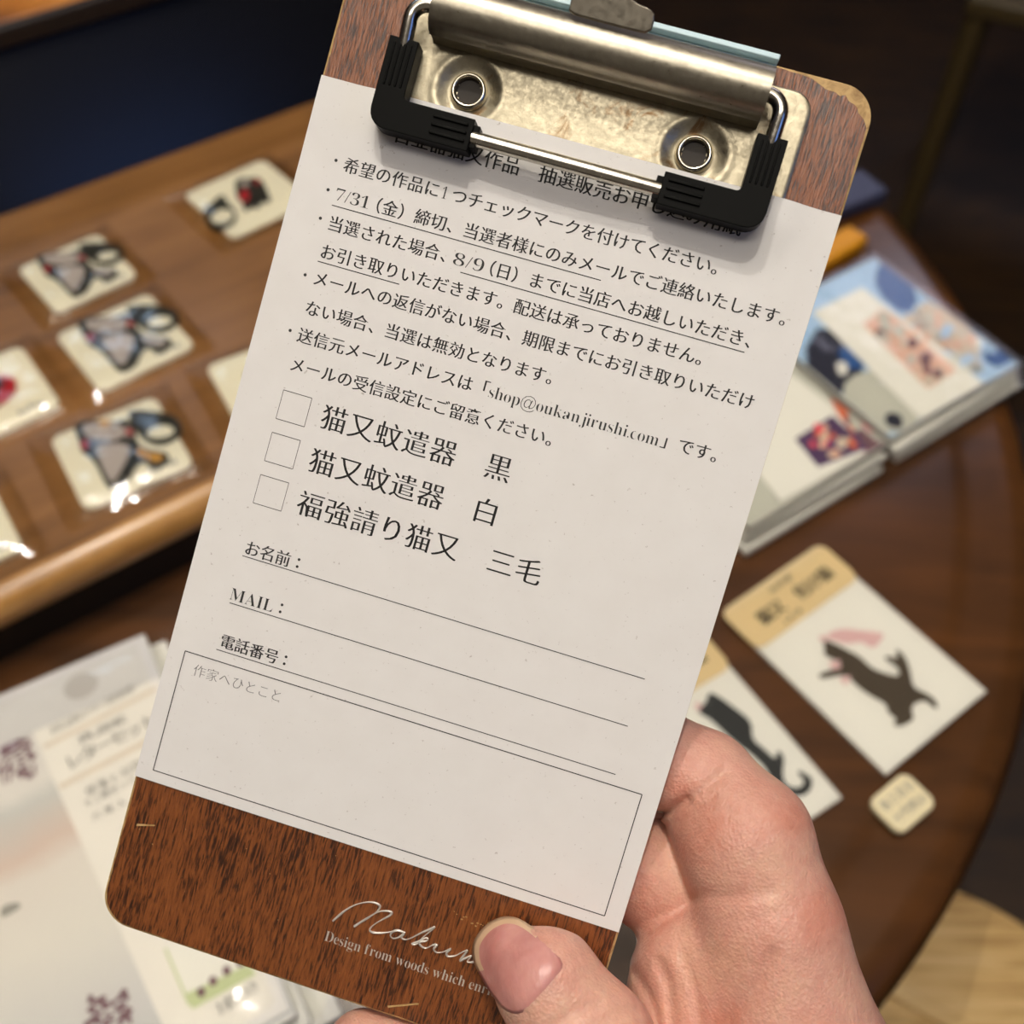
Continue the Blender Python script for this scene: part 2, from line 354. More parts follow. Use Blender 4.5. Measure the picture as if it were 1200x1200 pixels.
mb = MB(); mb.box(L0, L1, PY - .008, PY, PZ, PZ + .014, M['darkwood']); mb.build('shaded_edge', st, bevel=.002)  # shade on the upper shelf's front edge, put in as a dark strip
mb = MB(); mb.box(L0, L1, PY, PY + .17, PZ, PZ + .0145, M['upper']); mb.build('upper_shelf', st, bevel=.004, segs=3)
# ------------------------------------------------------------------ charm packs on the shelf
def lf(px0, py0, sc): return lambda x, y: (px0 + x / sc, py0 + y / sc)
def local_frame(A, B, Dn, z):
    a, b, d = at(*A, z), at(*B, z), at(*Dn, z)
    u = b - a; wv = np.linalg.norm(u[:2]); hv = np.linalg.norm((d - a)[:2]); return a, math.atan2(u[1], u[0]), wv, hv
def inframe(org, ang):
    ca, sa = math.cos(ang), math.sin(ang)
    return lambda p: ((p[0] - org[0]) * ca + (p[1] - org[1]) * sa, -(p[0] - org[0]) * sa + (p[1] - org[1]) * ca)
# charm outline measured on the calico one (unit card: s right, t down)
_f6 = lf(0, 460, 4.0)
_A, _B, _D = (60, 517), (172, 472), (112, 607)
_a3, _ang3, _w3, _h3 = local_frame(_A, _B, _D, ZT)
_in3 = inframe(_a3, _ang3)
def unit6(pts):
    r = []
    for x, y in pts:
        q = _in3(at(*_f6(x, y), ZT)); r.append((q[0] / _w3, q[1] / _h3))
    return r
BODY = unit6([(350, 195), (370, 170), (420, 168), (480, 172), (540, 180), (575, 165), (605, 190), (620, 230), (625, 270), (650, 305), (695, 330), (735, 338), (778, 350), (776, 388), (735, 415), (692, 402), (660, 372), (632, 402), (604, 470), (560, 503), (520, 500), (490, 450), (460, 385), (428, 340), (386, 312), (376, 262)])
BELLY = unit6([(385, 205), (420, 190), (480, 195), (540, 205), (590, 220), (600, 270), (620, 310), (610, 380), (585, 440), (550, 480), (528, 480), (505, 430), (480, 370), (450, 320), (415, 290), (395, 250)])
HEAD = unit6([(385, 200), (420, 188), (470, 192), (520, 188), (560, 205), (590, 235), (575, 262), (530, 280), (480, 276), (430, 262), (400, 235)])
TORSO = unit6([(450, 300), (500, 292), (570, 290), (612, 315), (600, 370), (575, 430), (548, 482), (522, 470), (498, 420), (472, 362)])
ARM = unit6([(585, 205), (600, 212), (608, 268), (590, 275)])
EYES = [unit6(ell(440, 226, 9, 6, 8)), unit6(ell(525, 232, 9, 6, 8)), unit6(ell(480, 250, 6, 4, 8))]
LIMB = unit6([(640, 315), (690, 345), (740, 355), (760, 370), (735, 398), (700, 385), (655, 360)])
RED1 = unit6([(388, 275), (415, 268), (428, 300), (405, 312), (390, 300)]); RED2 = unit6([(575, 225), (610, 228), (618, 250), (590, 258)])
OCH1 = unit6([(460, 172), (510, 178), (505, 205), (470, 205)]); OCH2 = unit6([(640, 325), (700, 350), (745, 362), (735, 390), (690, 380), (640, 350)])
RING_O = unit6([(570, 118), (640, 128), (720, 140), (790, 165), (830, 220), (810, 270), (750, 300), (690, 290), (640, 250), (600, 190)])
RING_I = unit6([(665, 235), (690, 205), (735, 192), (780, 205), (798, 235), (780, 262), (730, 275), (685, 265)])
def ring_prism(mb, outer, inner, z0, z1, m):
    def res(p, n=32):
        c = (sum(q[0] for q in inner) / len(inner), sum(q[1] for q in inner) / len(inner)); out = []
        for k in range(n):
            a = 2 * math.pi * k / n; dx, dy = math.cos(a), math.sin(a); best = 1e-4
            for i in range(len(p)):
                x1, y1 = p[i][0] - c[0], p[i][1] - c[1]; x2, y2 = p[(i + 1) % len(p)][0] - c[0], p[(i + 1) % len(p)][1] - c[1]
                den = dx * (y2 - y1) - dy * (x2 - x1)
                if abs(den) < 1e-12: continue
                s = (x1 * (y2 - y1) - y1 * (x2 - x1)) / den; tt = (x1 * dy - y1 * dx) / den
                if s > 0 and -1e-6 <= tt <= 1 + 1e-6: best = max(best, s)
            out.append((c[0] + dx * best, c[1] + dy * best))
        return out
    o, i = res(outer), res(inner); n = len(o)
    v = [(*p, z0) for p in o] + [(*p, z1) for p in o] + [(*p, z1) for p in i] + [(*p, z0) for p in i]
    f = []
    for k in range(n):
        j = (k + 1) % n
        f += [(k, j, n + j, n + k), (n + k, n + j, 2 * n + j, 2 * n + k), (2 * n + k, 2 * n + j, 3 * n + j, 3 * n + k), (3 * n + k, 3 * n + j, j, k)]
    mb.add(v, f, m)
def charm_pack(A, B, Dn, style, label):
    org, ang, wv, hv = local_frame(A, B, Dn, ZT)
    wv = hv = (wv + hv) / 2
    o = empty('charm_pack', label, 'packaged charm', (org[0], org[1], ZT), ang, 'cat charms in clear sleeves on the shelf')
    mb = MB(); mb.prism(rrect(0, wv, -hv, 0, .006), .0006, .0026, M['cream'])
    if style != 'face':
        for k in range(5): mb.flat(ell(wv * (.66 + .05 * k), -hv * (.86 + .02 * math.sin(k * 2.1)), .0016, .0024, 8), .00265, M['faint'])
    mb.build('backing_card', o)
    sc = lambda P: [(x * wv, y * hv) for x, y in P]
    mb = MB()
    if style in ('grey', 'calico'):
        mb.prism(smoothpoly(sc(BODY), 1), .0028, .0052, M['black'])
        mb.prism(smoothpoly(sc(TORSO), 2), .0052, .0060, M['grey']); mb.prism(smoothpoly(sc(HEAD), 2), .0052, .0063, M['grey']); mb.prism(smoothpoly(sc(ARM), 1), .0052, .0061, M['grey'])
        for E_ in EYES: mb.prism(sc(E_), .0062, .0066, M['black'])
        mb.prism(sc(LIMB), .0052, .0059, M['grey' if style == 'grey' else 'ochre'])
        mb.prism(sc(RED1), .0056, .0062, M['red']); mb.prism(sc(RED2), .0056, .0062, M['red'])
        if style == 'calico': mb.prism(sc(OCH1), .0056, .0064, M['ochre']); mb.prism(sc(OCH2), .0056, .0062, M['ochre'])
        ring_prism(mb, smoothpoly(sc(RING_O), 1), smoothpoly(sc(RING_I), 1), .0028, .0050, M['black'])
    elif style == 'face':
        f7 = lf(180, 160, 6.667); inn = inframe(org, ang); cv = lambda P: [inn(at(*f7(x, y), ZT)) for x, y in P]
        mb.prism(smoothpoly(cv([(640, 400), (690, 365), (760, 370), (820, 360), (870, 400), (900, 470), (925, 545), (880, 540), (850, 550), (825, 600), (770, 580), (740, 620), (700, 590), (720, 560), (660, 520), (650, 450)]), 1), .0028, .0050, M['black'])
        mb.prism(smoothpoly(cv([(670, 500), (735, 455), (765, 500), (740, 570), (690, 550)]), 1), .0050, .0058, M['red'])
        mb.prism(smoothpoly(cv([(790, 390), (830, 380), (845, 415), (810, 435)]), 1), .0050, .0058, M['red'])
        mb.prism(smoothpoly(cv([(690, 400), (740, 385), (760, 430), (710, 450)]), 1), .0050, .0058, M['grey'])
        ring_prism(mb, smoothpoly(cv([(540, 470), (590, 560), (650, 620), (660, 680), (610, 735), (520, 770), (440, 740), (410, 670), (400, 600), (480, 560)]), 1), smoothpoly(cv([(450, 670), (480, 620), (550, 590), (620, 610), (640, 650), (610, 705), (530, 730), (470, 715)]), 1), .0028, .005, M['black'])
    elif style == 'red':
        mb.prism(smoothpoly([(wv * x, -hv * y) for x, y in ((.45, .30), (.70, .30), (.80, .45), (.72, .62), (.5, .7), (.3, .6), (.32, .4))], 2), .0028, .005, M['red'])
        mb.prism(smoothpoly([(wv * x, -hv * y) for x, y in ((.5, .33), (.66, .35), (.7, .45), (.62, .52), (.5, .5))], 2), .005, .0058, M['black'])
    else:
        mb.prism(smoothpoly([(wv * x, -hv * y) for x, y in ((.2, .3), (.5, .2), (.7, .4), (.6, .7), (.3, .75))], 2), .0028, .005, M['black'])
    mb.build('cat_charm', o, bevel=.0006)
    # clear sleeve: gently crumpled sheet above the card, flap folded at one side
    mb = MB(); nx, ny = 14, 12; x0, x1, y0, y1 = -.012, wv + .010, -hv - .006, .008
    V = []
    rnd = random.Random(label)
    ph = [rnd.uniform(0, 6) for _ in range(4)]
    for j in range(ny + 1):
        for i in range(nx + 1):
            x = x0 + (x1 - x0) * i / nx; y = y0 + (y1 - y0) * j / ny
            e = min(i, nx - i, j, ny - j) / 2.0
            z = .0012 + .0062 * min(1, e) + .0005 * math.sin(x * 190 + ph[0]) * math.sin(y * 160 + ph[1]) + .0003 * math.sin(x * 420 + y * 300 + ph[2])
            V.append((x, y, max(.001, z)))
    mb.add(V, [(j * (nx + 1) + i, j * (nx + 1) + i + 1, (j + 1) * (nx + 1) + i + 1, (j + 1) * (nx + 1) + i) for j in range(ny) for i in range(nx)], M['sleeve'])
    mb.build('sleeve', o, angle=80, keep=True)
    return o
charm_pack((216, 232), (304.5, 192), (268.5, 290), 'face', 'cream charm card with black and red cat face and ring, farthest back on the shelf')
charm_pack((22, 319), (114, 278), (77, 368), 'grey', 'cream charm card with grey and white cat, upper of the three in a slanting row')
charm_pack((66, 397), (166, 351), (111, 475), 'grey', 'cream charm card with grey and white cat, middle of the three in a slanting row')
charm_pack(_A, _B, _D, 'calico', 'cream charm card with calico cat having ochre patches, nearest the shelf edge')
charm_pack((-95, 461), (15, 413), (-58, 548), 'red', 'cream charm card with red and black charm cut off by the left picture edge')
charm_pack((-125, 622), (-8, 570), (-90, 702), 'plain', 'cream charm card at the front left corner of the shelf, mostly out of view')
charm_pack((242, 433), (357, 391), (267+15, 520), 'plain', 'cream charm card on the shelf half hidden behind the left edge of the paper')
# ------------------------------------------------------------------ letter sets, lower left
def letter_set(corner, ang, z0, label, detailed):
    "corner: top right corner on the table"
    o = empty('letter_set', label, 'stationery set', (corner[0], corner[1], z0), ang, 'letter sets in clear sleeves')
    W_, H_ = .20, .212
    mb = MB(); mb.box(-W_, 0, -H_, 0, .0004, .0050, M['white']); mb.build('envelope_stack', o, bevel=.0008)
    inn = inframe(corner, ang); z = z0 + .006
    cv = lambda P: [inn(at(x, y, z)) for x, y in P]
    if detailed:
        mb = MB(); mb.box(-W_ + .002, -.001, -H_ + .002, -.001, .0051, .0055, M['land']); r = random.Random(3)
        zz = .0056
        for (cx, cy, sx, sy, n_) in ((18, 888, 22, 22, 46), (128, 1182, 26, 20, 46)):
            for k in range(n_):
                x, y = cx + r.uniform(-sx, sx), cy + r.uniform(-sy, sy); q = cv([(x, y)])[0]
                mb.flat(ell(q[0], q[1], r.uniform(.0008, .002), r.uniform(.0006, .0016), 8), zz + k * 2e-6, M['plum'])
        for x in (2, 9, 22, 30, 38): mb.flat(cv([(x, 895), (x + 3, 894), (x + 4, 918 - x * .3), (x + 1, 919 - x * .3)]), zz, M['plum'])
        mb.flat(cv([(-5, 868), (6, 850), (10, 826), (18, 822), (16, 838), (20, 852), (28, 862), (14, 880), (0, 884)]), zz, M['mauve'])
        mb.flat(smoothpoly(cv([(0, 1062), (20, 1056), (26, 1062), (10, 1072), (0, 1076)])), zz, M['faint'])
        mb.build('letter_paper', o)
        mb = MB(); left = cv([(35, 852), (190, 1200)])
        a, b = left; dx = (b[0] - a[0]) / (b[1] - a[1])
        xl = lambda y: a[0] + dx * (y - a[1])
        yt = -.030
        mb.prism([(xl(yt), yt), (-.0015, yt), (-.0015, -H_ + .003), (xl(-H_ + .003), -H_ + .003)], .0056, .0064, M['labelcream'])
        zz = .00645
        mb.prism([(-W_ + .003, -.002), (-.0015, -.002), (-.0015, yt), (-W_ * .52, yt)], .0057, .0062, M['headgrey'])
        q = cv([(95, 804)])[0]; mb.flat(ell(q[0], q[1], .0085, .0075), .0063, M['emblem'])
        q = cv([(150, 770)])[0]
        def rule(p, q, wd, m): 
            A_, B_ = cv([p, q]); n = Vector((B_[0] - A_[0], B_[1] - A_[1], 0)).normalized(); t_ = Vector((-n.y, n.x, 0)) * wd
            mb.flat([(A_[0] - t_.x, A_[1] - t_.y), (B_[0] - t_.x, B_[1] - t_.y), (B_[0] + t_.x, B_[1] + t_.y), (A_[0] + t_.x, A_[1] + t_.y)], zz, m)
        rule((52, 876), (186, 806), .0012, M['band']); rule((70, 923), (186, 862), .0014, M['band'])
        def txt(s, p, q, size):
            A_, B_ = cv([p, q]); an = math.atan2(B_[1] - A_[1], B_[0] - A_[0]); L = math.hypot(B_[0] - A_[0], B_[1] - A_[1]); t2 = MB()
            run(t2, s, 0, 0, L / len(s), M['grey_ink'], lambda x, y: 0, size=size)
            T = Matrix.Translation((A_[0], A_[1], zz + .0001)) @ Matrix.Rotation(an, 4, 'Z'); mb.add([p for p in t2.v], t2.f, M['grey_ink'], T)
        txt('おしばなシリーズの切手', (60, 857), (158, 806), .0052)
        txt('押し花の絵', (94, 868), (146, 842), .0060)
        txt('レターセット', (78, 896), (182, 842), .0090)
        txt('便箋と封筒', (100, 930), (168, 894), .0050)
        txt('十二枚セット', (98, 944), (160, 912), .0045); txt('六枚入', (106, 960), (150, 938), .0045)
        # little stamp picture low on the label
        P = cv([(192, 1108), (200, 1120), (226, 1183), (300, 1142), (286, 1118), (240, 1092)])
        mb.flat(P, zz, M['white']); mb.flat(cv([(216, 1166), (226, 1183), (300, 1142), (292, 1130)]), zz + .00006, M['green'])
        for (x, y) in ((236, 1163), (250, 1150), (266, 1138), (282, 1128)):
            q = cv([(x, y)])[0]; mb.flat(ell(q[0], q[1], .0018, .0022, 10), zz + .0001, M['plum'])
        rule((194, 1112), (222, 1178), .0005, M['green'])
        txt('封筒つき', (256, 1184), (302, 1154), .0060)
        mb.build('label_card', o)
    mb = MB(); V = []; nx, ny = 16, 16; x0, x1, y0, y1 = -W_ - .004, .005, -H_ - .004, .006
    for j in range(ny + 1):
        for i in range(nx + 1):
            x = x0 + (x1 - x0) * i / nx; y = y0 + (y1 - y0) * j / ny; e = min(i, nx - i, j, ny - j)
            V.append((x, y, .0015 + (.0058 if e else 0) + (.0004 * math.sin(x * 90) * math.sin(y * 70) if e else 0)))
    mb.add(V, [(j * (nx + 1) + i, j * (nx + 1) + i + 1, (j + 1) * (nx + 1) + i + 1, (j + 1) * (nx + 1) + i) for j in range(ny) for i in range(nx)], M['sleeve'])
    mb.build('sleeve', o, angle=60, keep=True); return o
LA = math.radians(29)
c0 = at(172, 748, .016)
letter_set((c0[0] + .017, c0[1] + .004), LA, .0003, 'letter set at the bottom of the pile, its corner showing beyond the others', False)
letter_set((c0[0] + .009, c0[1] + .001), LA - .02, .0083, 'letter set second from the top of the pile, edge showing', False)
letter_set((c0[0], c0[1]), LA, .0163, 'letter set with pale landscape paper and lettered cream label, topmost of the pile', True)
# ------------------------------------------------------------------ sticker packs, right
_f5 = lf(780, 600, 2.857)
CAT1 = [(512, 410), (535, 445), (530, 475), (560, 490), (590, 500), (575, 520), (530, 535), (510, 545), (525, 557), (570, 547), (610, 545), (640, 580), (690, 615), (740, 640), (745, 670), (775, 690), (762, 712), (790, 717), (835, 692), (825, 665), (830, 640), (870, 627), (897, 652), (915, 657), (905, 625), (870, 603), (830, 585), (822, 540), (812, 500), (790, 465), (768, 456), (782, 490), (745, 478), (730, 488), (780, 517), (785, 550), (740, 540), (690, 520), (650, 480), (600, 455), (570, 440), (545, 430)]
CLOTH = [(540, 405), (590, 388), (650, 395), (700, 400), (735, 405), (715, 440), (690, 455), (660, 430), (610, 440), (575, 430), (548, 424)]
PAWS = [(548, 500), (585, 492), (588, 522), (560, 528)]
PAWS2 = [(585, 552), (620, 545), (618, 562), (600, 576), (592, 566)]
CAT2 = [(95, 635), (130, 650), (145, 600), (170, 610), (200, 630), (240, 660), (290, 700), (290, 760), (330, 790), (370, 830), (375, 790), (400, 820), (392, 870), (400, 910), (440, 925), (470, 905), (440, 868), (455, 862), (480, 888), (470, 870), (495, 895), (485, 935), (450, 952), (400, 945), (360, 915), (340, 860), (290, 810), (240, 775), (190, 730), (150, 690), (110, 670)]
def sticker_pack(A, B, C_, Dn, hd, cat, extra, word, sub, label, z0=.0003):
    z = z0 + .003
    a, b, c, d = [at(*p, z) for p in (A, B, C_, Dn)]
    u = (b - a) + (c - d); ang = math.atan2(u[1], u[0]); inn = inframe(a, ang)
    wv = (np.linalg.norm(b - a) + np.linalg.norm(c - d)) / 2; hv = (np.linalg.norm(d - a) + np.linalg.norm(c - b)) / 2
    o = empty('sticker_pack', label, 'sticker pack', (a[0], a[1], z0), ang, 'cat sticker packs')
    mb = MB(); mb.box(.001, wv - .001, -hv, -.004, .0004, .0022, M['white'])
    cv = lambda P: [inn(at(*_f5(x, y), z)) for x, y in P]
    mb.prism(smoothpoly(cv(cat), 1), .0022, .00235, M['darkcat' if extra else 'blackcat'])
    if extra:
        mb.prism(smoothpoly(cv(CLOTH), 1), .0022, .0024, M['pink']); mb.prism(cv(PAWS), .0022, .00242, M['pink']); mb.prism(cv(PAWS2), .0022, .00238, M['pink'])
        mb.prism(smoothpoly(cv([(512, 410), (545, 415), (545, 430), (520, 432)])), .0022, .00243, M['pink'])
    else:
        mb.prism(smoothpoly(cv([(95, 635), (125, 640), (115, 668), (105, 660)])), .0022, .0024, M['pink'])
    mb.build('sticker_sheet', o)
    mb = MB(); mb.prism(rrect(0, wv, -hd, 0.0, .006, 5), .0023, .0032, M['tan'])
    def txt(s, x, y, size, pitch, m):
        t2 = MB(); run(t2, s, x, y, pitch, m, lambda a_, b_: .00326, size=size, thin=0, fat=.03); mb.add(t2.v, t2.f, m)
    txt(word, wv * .17, hd * .56, wv * .122, wv * .118, M['ink']); txt(sub, wv * .40, hd * .22, .004, .0042, M['grey_ink']); txt(sub, wv * .3, hd * .85, .003, .0034, M['grey_ink'])
    mb.build('header_card', o)
    mb = MB(); mb.add([(-.0005, -hv - .002, .0035), (wv + .0005, -hv - .002, .0035), (wv + .0005, -.003, .0035), (-.0005, -.003, .0035)], [(0, 1, 2, 3)], M['sleeve']); mb.build('sleeve', o, keep=True)
    return o
sticker_pack((843, 718), (968, 633), (1160, 806), (1047, 902), .030, CAT1, True, '猫又 化け猫', 'おばけ猫', 'tan headed sticker pack with a leaping dark brown cat, right of the other pack')
sticker_pack((697, 802), (824, 730), (1016, 910), (900, 990), .030, CAT2, False, '猫又 化け猫', 'くろ猫又', 'tan headed sticker pack with a black cat, partly hidden behind the hand')
# price tag
a, b, c, d = [at(*p, .004) for p in ((1016, 940), (1060, 903), (1088, 935), (1046, 968))]
u = b - a; ang = math.atan2(u[1], u[0]); wv = .0275; hv = .021
pt = empty('price_tag', 'small cream price tag with two rows of writing below the sticker packs', 'price tag', (a[0], a[1], .0003), ang)
mb = MB(); mb.prism(rrect(0, wv, -hv, 0, .005), 0, .0042, M['tag']); mb.build('tag_plate', pt, bevel=.0009)
mb = MB(); run(mb, '各三百五', .0032, .0065, .0055, M['grey_ink'], lambda x, y: .0043, size=.0055, thin=0, fat=0); run(mb, '十円税込', .0032, .0143, .0055, M['grey_ink'], lambda x, y: .0043, size=.0055, thin=0, fat=0); mb.build('printed_price', pt)
# ------------------------------------------------------------------ postcard packs, two stacks
PA = math.radians(34)
_f4 = lf(900, 200, 2.727)
def postcard_pack(corner, ang, z0, wv, hv, label, art=None):
    "corner: front right corner; x to the left negative, y to the back positive"
    o = empty('postcard_pack', label, 'postcard set', (corner[0], corner[1], z0), ang, 'postcard packs in two stacks')
    mb = MB(); mb.box(-wv, 0, 0, hv, .0003, .0046, M['white']); mb.build('card_block', o, bevel=.0006)
    inn = inframe(corner, ang); z = z0 + .005
    cv = lambda P: [inn(at(*_f4(x, y), z)) for x, y in P]
    clampP = lambda P: [(min(-.0005, max(-wv + .0005, x)), min(hv - .0005, max(.0005, y))) for x, y in P]
    if art:
        mb = MB(); mb.box(-wv + .0004, -.0004, .0004, hv - .0004, .0047, .00475, M[art[0]])
        for k, (m, P) in enumerate(art[1]): mb.flat(clampP(smoothpoly(cv(P), 1)), .00478 + k * .00002, M[m])
        mb.build('picture_card', o)
        mb = MB(); mb.prism(clampP(cv(art[2])), .0052, .0058, M['white'])
        for k, (m, P) in enumerate(art[3]): mb.flat(clampP(cv(P)), .00583 + k * .00002, M[m])
        mb.build('paper_band', o)
    mb = MB(); mb.add([(-wv - .003, -.003, .0004), (.003, -.003, .0004), (.003, -.003, .0062), (-wv - .003, -.003, .0062), (.003, hv + .003, .0062), (-wv - .003, hv + .003, .0062)], [(0, 1, 2, 3), (3, 2, 4, 5)], M['sleeve']); mb.build('sleeve', o, keep=True)
    return o
def blotch(r, pts, n, s, cols):
    out = []
    for k in range(n):
        a_, b_ = r.random(), r.random()
        x = pts[0][0] + (pts[1][0] - pts[0][0]) * a_ + (pts[2][0] - pts[0][0]) * b_; y = pts[0][1] + (pts[1][1] - pts[0][1]) * a_ + (pts[2][1] - pts[0][1]) * b_
        out.append((r.choice(cols), ell(x, y, s * r.uniform(.6, 1.3), s * r.uniform(.5, 1.1), 9, r.uniform(0, 3))))
    return out
r = random.Random(11)
ART_R = ('sky', [('blue', [(350, 300), (390, 285), (490, 400), (440, 470), (340, 380)]), ('beige', [(460, 460), (520, 400), (690, 520), (640, 600), (560, 570), (480, 520)]),
                 ('stone', [(480, 450), (530, 430), (560, 480), (520, 510)]), ('navy', [(100, 600), (180, 470), (330, 640), (240, 720), (180, 700)]), ('blue', [(215, 560), (290, 570), (330, 620), (250, 640)]), ('white', [(215, 610), (255, 610), (255, 650), (225, 655)]),
                 ('stone', [(250, 660), (350, 630), (480, 720), (500, 790), (400, 850), (300, 800), (230, 740)]),
                 ('blue', [(690, 570), (750, 545), (790, 600), (740, 630), (690, 610)]), ('sky', [(620, 620), (690, 640), (760, 660), (700, 700), (640, 660)]), ('navy', [(380, 770), (430, 780), (430, 830), (370, 810)])]
         + blotch(r, [(480, 430), (720, 570), (420, 500)], 46, 20, ['beige', 'stone', 'peach', 'white', 'sky', 'faint', 'beige']),
         [(140, 455), (300, 375), (700, 690), (490, 800)],
         [('peach', [(300, 490), (385, 455), (600, 640), (510, 700)])] + blotch(r, [(315, 490), (370, 465), (520, 685)], 26, 22, ['beige', 'pink', 'peach', 'plum', 'peach', 'stone']))
r = random.Random(5)
ART_L = ('stone', [('orange', [(200, 700), (250, 720), (280, 770), (220, 780)]), ('rose', [(300, 775), (345, 765), (360, 830), (310, 830)]), ('plum', [(250, 820), (330, 850), (420, 900), (340, 950), (280, 900)]), ('navy', [(380, 900), (470, 850), (490, 860), (430, 910), (400, 940)]), ('faint', [(110, 560), (150, 480), (170, 560), (150, 680), (120, 640)])]
         + blotch(r, [(230, 780), (330, 860), (260, 900)], 14, 20, ['rose', 'orange', 'plum', 'beige', 'purple']),
         [(-60, 820), (60, 640), (200, 750), (330, 920), (40, 1060), (-40, 960)],
         [('purple', [(85, 860), (205, 785), (320, 890), (160, 950)])] + blotch(r, [(105, 860), (200, 800), (190, 925)], 22, 17, ['orange', 'purple', 'beige', 'orange', 'rose', 'peach']))
cr = at(1196, 424, .022); cu = np.array([math.cos(PA), math.sin(PA)]); cv_ = np.array([-math.sin(PA), math.cos(PA)])
HR = .0074
for k in range(3):
    c = np.array(cr[:2]) + cu * (.004, .001, .0)[k] - cv_ * (.006, .0025, .0)[k]
    postcard_pack(c, PA + (.0, .02, -.01)[k], .0003 + k * HR, .115, .128, ['postcard pack at the bottom of the stack farther from the tag', 'postcard pack in the middle of the stack farther from the tag', 'postcard pack with blue sky picture and white band, topmost of the far stack'][k], ART_R if k == 2 else None)
cl_ = np.array(cr[:2]) - cu * .1195
for k in range(3):
    c = cl_ - cv_ * (.0065, .004, .0)[k] - cu * (.004, .001, .0)[k]
    postcard_pack(c, PA + (.01, -.01, .015)[k], .0003 + k * HR, .112, .126, ['postcard pack at the bottom of the stack touching the paper edge', 'postcard pack in the middle of the stack touching the paper edge', 'postcard pack with purple and orange picture strip, topmost of the near stack'][k], ART_L if k == 2 else None)
# small things behind the stacks
p = at(992, 285, .01); ab = MB(); ab.box(-.035, .012, -.010, .010, 0, .016, M['amber']); o = ab.build('wooden_block', None, (p[0], p[1], .0003), bevel=.003); o.rotation_euler = (0, 0, math.radians(38)); tag(o, 'amber yellow block on the table behind the postcard stacks', 'block')
p = at(1012, 222, .01); ab = MB(); ab.box(-.05, .014, -.012, .02, 0, .012, M['bluecard']); o = ab.build('small_box', None, (p[0], p[1], .0003), bevel=.002); o.rotation_euler = (0, 0, math.radians(30)); tag(o, 'small dull blue box near the far table edge', 'box')
# ------------------------------------------------------------------ stool at lower right and chair far back
sc_ = at(1080, 1330, -.30)
so = empty('stool', 'pale wooden stool with ribbed round seat beside the table, lower right', 'stool', (sc_[0], sc_[1], -.70))
SR = float(np.linalg.norm((at(1200, 1078, -.30) - sc_)[:2]))
mb = MB(); mb.lathe([(0, .40), (SR - .012, .40), (SR - .002, .396), (SR, .388), (SR - .003, .378), (SR - .02, .372), (0, .372)], M['stool'], n=96)
mb.build('seat', so, angle=50)
for k in range(9):
    s_ = -.10 + .022 * k; mb = MB(); hl = math.sqrt(max(.001, (SR - .03) ** 2 - s_ ** 2))
    T = Matrix.Rotation(math.radians(-32), 4, 'Z')
    mb.box(-hl, hl * .6, s_ - .006, s_ + .006, .3995, .4045, M['stool'], T); mb.build('slat', so, bevel=.002)
for k in range(4):
    a = math.pi / 4 + k * math.pi / 2; mb = MB(); mb.tube([(.6 * SR * math.cos(a), .6 * SR * math.sin(a), .373), (.8 * SR * math.cos(a), .8 * SR * math.sin(a), .0005)], .014, M['stool']); mb.build('leg', so)
ch = empty('chair', 'dark wooden chair standing in the dim background at upper right', 'chair', (.92, 1.62, -.70), math.radians(-25))
mb = MB(); mb.box(-.2, .2, -.2, .2, .42, .45, M['chair']); mb.build('seat', ch, bevel=.006)
mb = MB(); mb.box(-.2, .2, .19, .215, .62, .82, M['chair']); mb.build('backrest', ch, bevel=.006)
for sx in (-.18, .18):
    for sy in (-.18, .2):
        mb = MB(); mb.tube([(sx, sy, .0005), (sx, sy, .42 if sy < 0 else .82)], .018, M['chair']); mb.build('leg', ch)
# ------------------------------------------------------------------ clipboard (local millimetres, parent carries the pose)
cb = empty('clipboard', 'small mahogany clipboard with nickel clip held up in the hand', 'clipboard', matrix=BW)
def bo(mb, name, parent=cb, **kw): return mb.build(name, parent, scale=S, **kw)
mb = MB()
outer = rrect(0, 105.4, -180.6, 24, 6.5, 10)
chip = {}
def inset(p):
    cx, cy = 52.7, -78.3; x, y = p; d = .45
    x2 = x + (d if x < cx else -d); y2 = y + (d if y < cy else -d)
    if x > 92 and y > 17:                         # chipped corner of the veneer
        k = max(0, min(1, (x - 92) / 6)) * max(0, min(1, (y - 17) / 5)); x2 -= 1.0 * k + .25 * k * math.sin(y * 3); y2 -= 1.7 * k + .35 * k * math.sin(x * 2.6)
    return (x2, y2)
dense = []
for i in range(len(outer)):
    a, b = outer[i], outer[(i + 1) % len(outer)]; L = math.hypot(b[0] - a[0], b[1] - a[1]); n = max(1, int(L / 2))
    for k in range(n): dense.append((a[0] + (b[0] - a[0]) * k / n, a[1] + (b[1] - a[1]) * k / n))
inner = [inset(p) for p in dense]; rr_ = random.Random(2)
inner = [(x + rr_.uniform(-.09, .09), y + rr_.uniform(-.09, .09)) for x, y in inner]
n = len(dense)
V = [(*p, -3.0) for p in dense] + [(*p, -.55) for p in dense] + [(*p, -.22) for p in inner]
mb.add(V, [tuple(range(n - 1, -1, -1))], M['mahogany']); mb.add(V, [(i, (i + 1) % n, n + (i + 1) % n, n + i) for i in range(n)] + [(n + i, n + (i + 1) % n, 2 * n + (i + 1) % n, 2 * n + i) for i in range(n)], M['edge'])
mb.add(V, [tuple(range(2 * n, 3 * n))], M['mahogany'])
bo(mb, 'board', angle=25)
